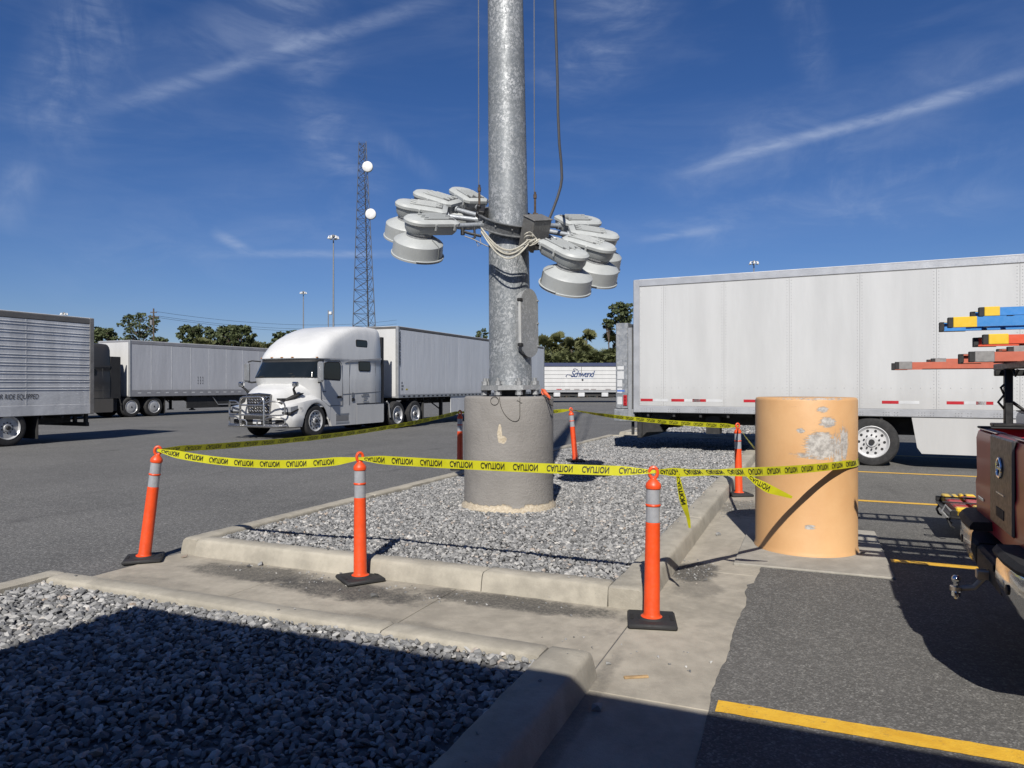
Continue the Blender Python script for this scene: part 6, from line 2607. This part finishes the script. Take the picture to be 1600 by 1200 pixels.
for (px, py) in ((574, 260), (579, 334)):
    p = PX(px, py, TY - 1.0) - Vector((tb.x, TY, 0))
    mb = MB()
    mb.lathe([(0.0, 0.12), (0.4, 0.11), (0.72, 0.05), (0.80, 0.0), (0.80, -0.45), (0.55, -0.75), (0.0, -0.85)], 32, M=frame(p, (1, 0, 0), (0.1, -1, 0.02)))
    d = mb.build('dish_antenna', M_DISH, tw_, sharp=45)
    mb = MB()
    mb.cyl(p + Vector((0, 0.6, 0)), Vector((tleg(1, p.z).x, tleg(1, p.z).y, p.z)), 0.09, n=8)
    mb.build('dish_mount', M_TOW, d)


def far_mast(label, px, py, Y, r=0.22):
    b = PX(px, 602, Y)
    h = CAMH + (HZ - py) / FPX * Y
    t = thing('high_mast_light', label, 'light mast', (b.x, Y, 0), 0.3, 'distant high mast lights')
    mb = MB()
    mb.cyl((0, 0, 0), (0, 0, h), r, r * 0.5, n=10)
    mb.build('shaft', M_POLEF, t)
    mb = MB()
    mb.lathe([(0.0, h - 0.1), (0.35, h - 0.05), (0.38, h + 0.15), (0.15, h + 0.4), (0.0, h + 0.45)], 12)
    mb.build('crown', M_POLEF, t)
    for k in range(6):
        a = 2 * pi * k / 6
        mb = MB()
        mb.lathe([(0.1, h - 0.1), (0.12, h - 0.3), (0.26, h - 0.45), (0.26, h - 0.6), (0.0, h - 0.6)], 10, M=Matrix.Translation((0.85 * cos(a), 0.85 * sin(a), 0.2)))
        mb.cyl((0.3 * cos(a), 0.3 * sin(a), h + 0.1), (0.85 * cos(a), 0.85 * sin(a), h + 0.15), 0.05, n=6)
        mb.build('floodlight', M_DISH, t)


far_mast('distant light mast just left of the lattice tower', 521, 370, 134)
far_mast('slender distant light mast above the hood of the white truck', 474, 457, 215, 0.26)
far_mast('distant light mast peeping over the silver trailer', 100, 490, 205, 0.25)
far_mast('distant light mast peeping over the white trailer roof on the right', 1178, 410, 150)
b = PX(513, 602, 100)
t_ = thing('camera_pole', 'short grey pole with a small box beside the distant light mast', 'pole', (b.x, 100, 0))
mb = MB()
mb.cyl((0, 0, 0), (0, 0, 12.2), 0.10, 0.08, n=8)
mb.build('shaft', M_POLEF, t_)
mb = MB()
mb.box(0.1, 0.5, -0.2, 0.2, 11.6, 12.0, b=0.05)
mb.build('camera_box', M_DISH, t_)

# utility pole with wires
UY = 112.0
b = PX(240, 602, UY)
t_ = thing('utility_pole', 'wooden utility pole with two cross arms above the dark truck', 'utility pole', (b.x, UY, 0))
M_WOODP = pm('pole_wood', (0.10, 0.075, 0.055), 0.9)
hU = CAMH + (HZ - 482) / FPX * UY
mb = MB()
mb.cyl((0, 0, 0), (0, 0, hU), 0.17, 0.11, n=8)
mb.build('shaft', M_WOODP, t_)
for dz, w in ((0.6, 0.5), (1.3, 0.85)):
    mb = MB()
    mb.box(-w, w, -0.06, 0.06, hU - dz - 0.07, hU - dz + 0.07)
    mb.build('cross_arm', M_WOODP, t_)
mb = MB()
mb.cyl((-0.35, 0, hU - 2.6), (-0.35, 0, hU - 1.8), 0.22, n=12)
mb.build('transformer', M_POLEF, t_)
for k, (dx, dz) in enumerate(((-0.8, 1.2), (0.8, 1.2), (0.45, 0.5))):
    p0 = Vector((b.x + dx, UY, hU - dz))
    p1 = PX(620, 512 - 6 * k, 165)
    mb = MB()
    mb.tube(span(p0, p1, 1.6, 16), 0.022, 4)
    tag(mb.build('overhead_wire', M_DARK), ('lowest', 'middle', 'highest')[k] + ' overhead wire running right from the utility pole', 'wire', 'overhead wires')


# ---------------------------------------------------------------- vegetation
def leafmat(name, a, b_):
    t = NT(name)
    n = t.noise(0.9, 4)
    n2 = t.noise(6, 3)
    c = t.mix(t.rng(n, 0.3, 0.7), a, b_)
    c = t.mix(t.rng(n2, 0.4, 0.75, 0, 0.4), c, tuple(x * 1.6 for x in b_))
    t.set('Base Color', c)
    t.set('Roughness', 0.65)
    t.set('Specular IOR Level', 0.3)
    tr = t.N.new('ShaderNodeBsdfTranslucent')
    t.L.new(t.tone(c), tr.inputs[0])
    mx = t.N.new('ShaderNodeMixShader')
    mx.inputs[0].default_value = 0.25
    t.L.new(t.b.outputs[0], mx.inputs[1])
    t.L.new(tr.outputs[0], mx.inputs[2])
    t.L.new(mx.outputs[0], t.N['Material Output'].inputs[0])
    return t.m


M_PINE = leafmat('pine_needles', (0.075, 0.098, 0.042), (0.13, 0.155, 0.068))
M_PALM = leafmat('palm_fronds', (0.12, 0.135, 0.055), (0.19, 0.195, 0.085))
M_SHRUB = leafmat('palmetto_leaves', (0.095, 0.115, 0.045), (0.165, 0.18, 0.075))
M_BARK = pm('pine_bark', (0.13, 0.095, 0.07), 0.95, var=0.4, scale=3)
M_PTRUNK = pm('palm_trunk', (0.16, 0.13, 0.10), 0.95, var=0.4, scale=4)


def tufts(mb, c, rad, n, size, q, flat=1.0):
    for _ in range(n):
        while True:
            d = Vector((q.uniform(-1, 1), q.uniform(-1, 1), q.uniform(-1, 1)))
            if 0.15 < d.length < 1:
                break
        d = d * (d.length ** -0.35)
        p = c + Vector((d.x * rad, d.y * rad, d.z * rad * flat))
        u = Vector((q.uniform(-1, 1), q.uniform(-1, 1), q.uniform(-0.6, 0.9))).normalized()
        v_ = u.cross(Vector((q.uniform(-1, 1), q.uniform(-1, 1), q.uniform(-1, 1)))).normalized()
        s = size * q.uniform(0.6, 1.35)
        mb.add([p - v_ * s * 0.35, p + u * s * 0.9 - v_ * s * 0.1, p + u * s * 0.55 + v_ * s * 0.45, p + v_ * s * 0.25 - u * s * 0.2], [(0, 1, 2, 3)])


def pine(label, px, pytop, wpx, Y, pybot, seed, dens=1.0, group='pines beyond the lot', lean=0.0):
    q = random.Random(seed)
    b = PX(px, 602, Y)
    k = Y / FPX
    h = CAMH + (HZ - pytop) * k
    hb = CAMH + (HZ - pybot) * k            # lowest foliage
    R = wpx * k / 2
    t = thing('pine_tree', label, 'tree', (b.x, Y, 0), 0, group)
    tr = MB()
    pts = [Vector((lean * z / h + 0.15 * sin(z * 0.5 + seed), 0.1 * cos(z * 0.4 + seed), z)) for z in [h * 0.93 * i / 8 for i in range(9)]]
    tr.tube(pts, [0.2 - 0.16 * i / 8 for i in range(9)], 7)
    cr = MB()
    nc = int(20 * dens + R * 4.0)
    for i in range(nc):
        f = (i + 0.5) / nc
        z = hb + (h - hb) * f ** 0.85
        prof = sqrt(max(0.08, 1 - ((f - 0.52) / 0.56) ** 2))
        a = i * 2.4 + q.uniform(-0.5, 0.5)
        rad = R * prof * q.uniform(0.45, 1.0)
        c = Vector((lean * z / h + rad * cos(a), rad * sin(a) * 0.9, z - 0.2))
        j = min(7, int((z / (h * 0.93)) * 8 * 0.86))
        p0 = pts[j]
        tr.tube([p0, p0.lerp(c, 0.55) + Vector((0, 0, 0.15)), c], [0.06, 0.045, 0.02], 5)
        tufts(cr, c, max(0.42, R * 0.24) * q.uniform(0.7, 1.3), int(60 * min(1, dens + 0.2)), 0.34, q, 0.55)
    tr.build('trunk', M_BARK, t)
    cr.build('crown', M_PINE, t, recalc=False)
    return t


def palm(label, px, pytop, Y, seed, R=1.55, group='cabbage palms beyond the lot', trunk_r=0.17):
    q = random.Random(seed)
    b = PX(px, 602, Y)
    R *= 1.35
    h = CAMH + (HZ - pytop) * Y / FPX - R * 0.82
    t = thing('palm_tree', label, 'palm', (b.x, Y, 0), q.uniform(0, 6), group)
    tr = MB()
    tr.tube([Vector((0.2 * sin(z * 0.25 + seed) - 0.2 * sin(h * 0.25 + seed), 0, z)) for z in [h * i / 8 for i in range(9)]], [trunk_r * (1.25 if i == 0 else 1) for i in range(8)] + [trunk_r * 1.3], 8)
    tr.build('trunk', M_PTRUNK, t)
    cr = MB()
    top = Vector((0, 0, h))
    for i in range(90):
        el = radians(-68 + 150 * ((i * 0.618) % 1.0))
        az = i * 2.399
        d = Vector((cos(az) * cos(el), sin(az) * cos(el), sin(el)))
        pet = R * q.uniform(0.42, 0.62)
        c = top + d * pet
        cr.tube([top, c], 0.02, 3, caps=False)
        side = Matrix.Rotation(q.uniform(-1.3, 1.3), 3, d) @ d.cross(Vector((0, 0, 1))).normalized()
        up = side.cross(d)
        L = R * q.uniform(0.42, 0.6)
        for j in range(9):
            a = radians(-68 + 17 * j)
            e = d * cos(a) + side * sin(a)
            tip = c + e * L + Vector((0, 0, -0.18 * L)) + up * 0.05
            nrm_ = e.cross(up).normalized() * (0.15 * R / 1.5)
            midp = c + e * L * 0.5
            cr.add([c, midp + nrm_, tip, midp - nrm_], [(0, 1, 2, 3)])
    cr.build('crown', M_PALM, t, recalc=False)
    return t


def shrub(label, px, pytop, wpx, Y, seed, group):
    q = random.Random(seed)
    b = PX(px, 602, Y)
    h = CAMH + (HZ - pytop) * Y / FPX
    R = wpx * Y / FPX / 2
    t = thing('shrub', label, 'shrub', (b.x, Y, 0), 0, group)
    cr = MB()
    for i in range(16):
        c = Vector((q.uniform(-R, R) * 0.75, q.uniform(-1.2, 1.2), h * q.uniform(0.35, 0.86)))
        tufts(cr, c, 0.9, 75, 0.5, q, 0.8)
        for k in range(9):
            d = Vector((q.uniform(-1, 1), q.uniform(-1, 0.6), q.uniform(-0.1, 1))).normalized()
            side = d.cross(Vector((0, 0, 1))).normalized()
            p = c + d * 0.75
            for j in range(6):
                a = radians(-60 + 24 * j)
                e = d * cos(a) + side * sin(a)
                w = e.cross(d.cross(side)).normalized() * 0.06
                cr.add([p, p + e * 0.35 + w, p + e * 0.75, p + e * 0.35 - w], [(0, 1, 2, 3)])
    cr.build('foliage', M_SHRUB, t, recalc=False)
    st_ = MB()
    for i in range(5):
        st_.tube([(q.uniform(-0.3, 0.3), q.uniform(-0.2, 0.2), 0), (q.uniform(-R, R) * 0.5, q.uniform(-0.6, 0.6), h * 0.6)], 0.06, 5)
    st_.build('stem', M_BARK, t)


pine('round pine peeping between the silver trailer and the dark truck', 160, 512, 52, 100, 545, 1)
pine('tallest bushy pine left of the utility pole', 216, 489, 62, 122, 545, 2, 1.0)
pine('small sprig of pine right of the utility pole', 252, 527, 22, 105, 548, 3, 0.6)
pine('dark round topped pine alone in the gap right of the pole', 300, 508, 40, 105, 540, 4, 1.2)
pine('thin pine left of the paired pines', 335, 512, 34, 108, 545, 5, 0.6)
pine('left one of the paired round pines', 359, 508, 36, 100, 540, 6, 1.1)
pine('right one of the paired round pines', 379, 509, 38, 100, 545, 7, 1.1)
pine('sparse pine left of the white truck roof', 437, 518, 24, 112, 545, 8, 0.55)
pine('slim sparse pine touching the white truck roof', 457, 515, 20, 118, 545, 9, 0.5)
pine('low pine between the paired pines and the white truck', 405, 535, 26, 120, 555, 19, 0.6)
pine('open crowned pine beside the right trailer corner', 972, 472, 44, 100, 505, 10, 0.8)
pine('one sided pine branch sticking out left of the trailer', 950, 497, 18, 101, 512, 11, 0.35)
pine('bare scruffy tree just left of the mast', 752, 514, 26, 120, 540, 12, 0.3)
for i, (px, py, R) in enumerate(((318, 528, 1.6), (330, 532, 1.4), (402, 537, 1.7), (414, 538, 1.5), (433, 537, 1.6), (346, 534, 1.3))):
    palm('low cabbage palm behind the grey sided trailer, ' + ('leftmost', 'second from left', 'fourth from left', 'fifth from left', 'rightmost', 'third from left')[i] + ' of the six', px, py, 104 + i, 40 + i, R)
for i, (px, py, R, lb) in enumerate(((876, 521, 1.45, 'left one of the three tall palms above the grain trailer'),
                                     (893, 529, 1.5, 'middle and shortest of the three palms above the grain trailer'),
                                     (916, 516, 1.5, 'right and tallest of the three palms above the grain trailer'),
                                     (916, 539, 1.2, 'small low palm under the tallest palm'),
                                     (853, 526, 1.9, 'bushy palm just right of the mast'),
                                     (959, 519, 1.6, 'palm pressed against the lift gate of the white trailer'))):
    palm(lb, px, py, 108 - i, 60 + i, R)
for i in range(13):
    shrub(('first', 'second', 'third', 'fourth', 'fifth', 'sixth', 'seventh', 'eighth', 'ninth', 'tenth', 'eleventh', 'twelfth', 'last')[i] + ' palmetto shrub from the mast in the row behind the grain trailer', 842 + 10.5 * i, (541, 548, 553, 546, 551, 554, 549, 552, 555, 549, 544, 538, 541)[i], 26, 96 + (i % 3) * 2, 80 + i, 'palmetto row behind the grain trailer')
# a far wood closing the horizon
q = random.Random(5)
mb = MB()
for i in range(150):
    x = -230 + 460 * i / 149
    tufts(mb, Vector((x, 240 + q.uniform(-6, 6), q.uniform(0.8, 3.2))), 3.4, 42, 1.5, q, 0.6)
o = mb.build('far_wood', M_SHRUB, recalc=False)
tag(o, 'low dark wood along the horizon', kind='stuff')
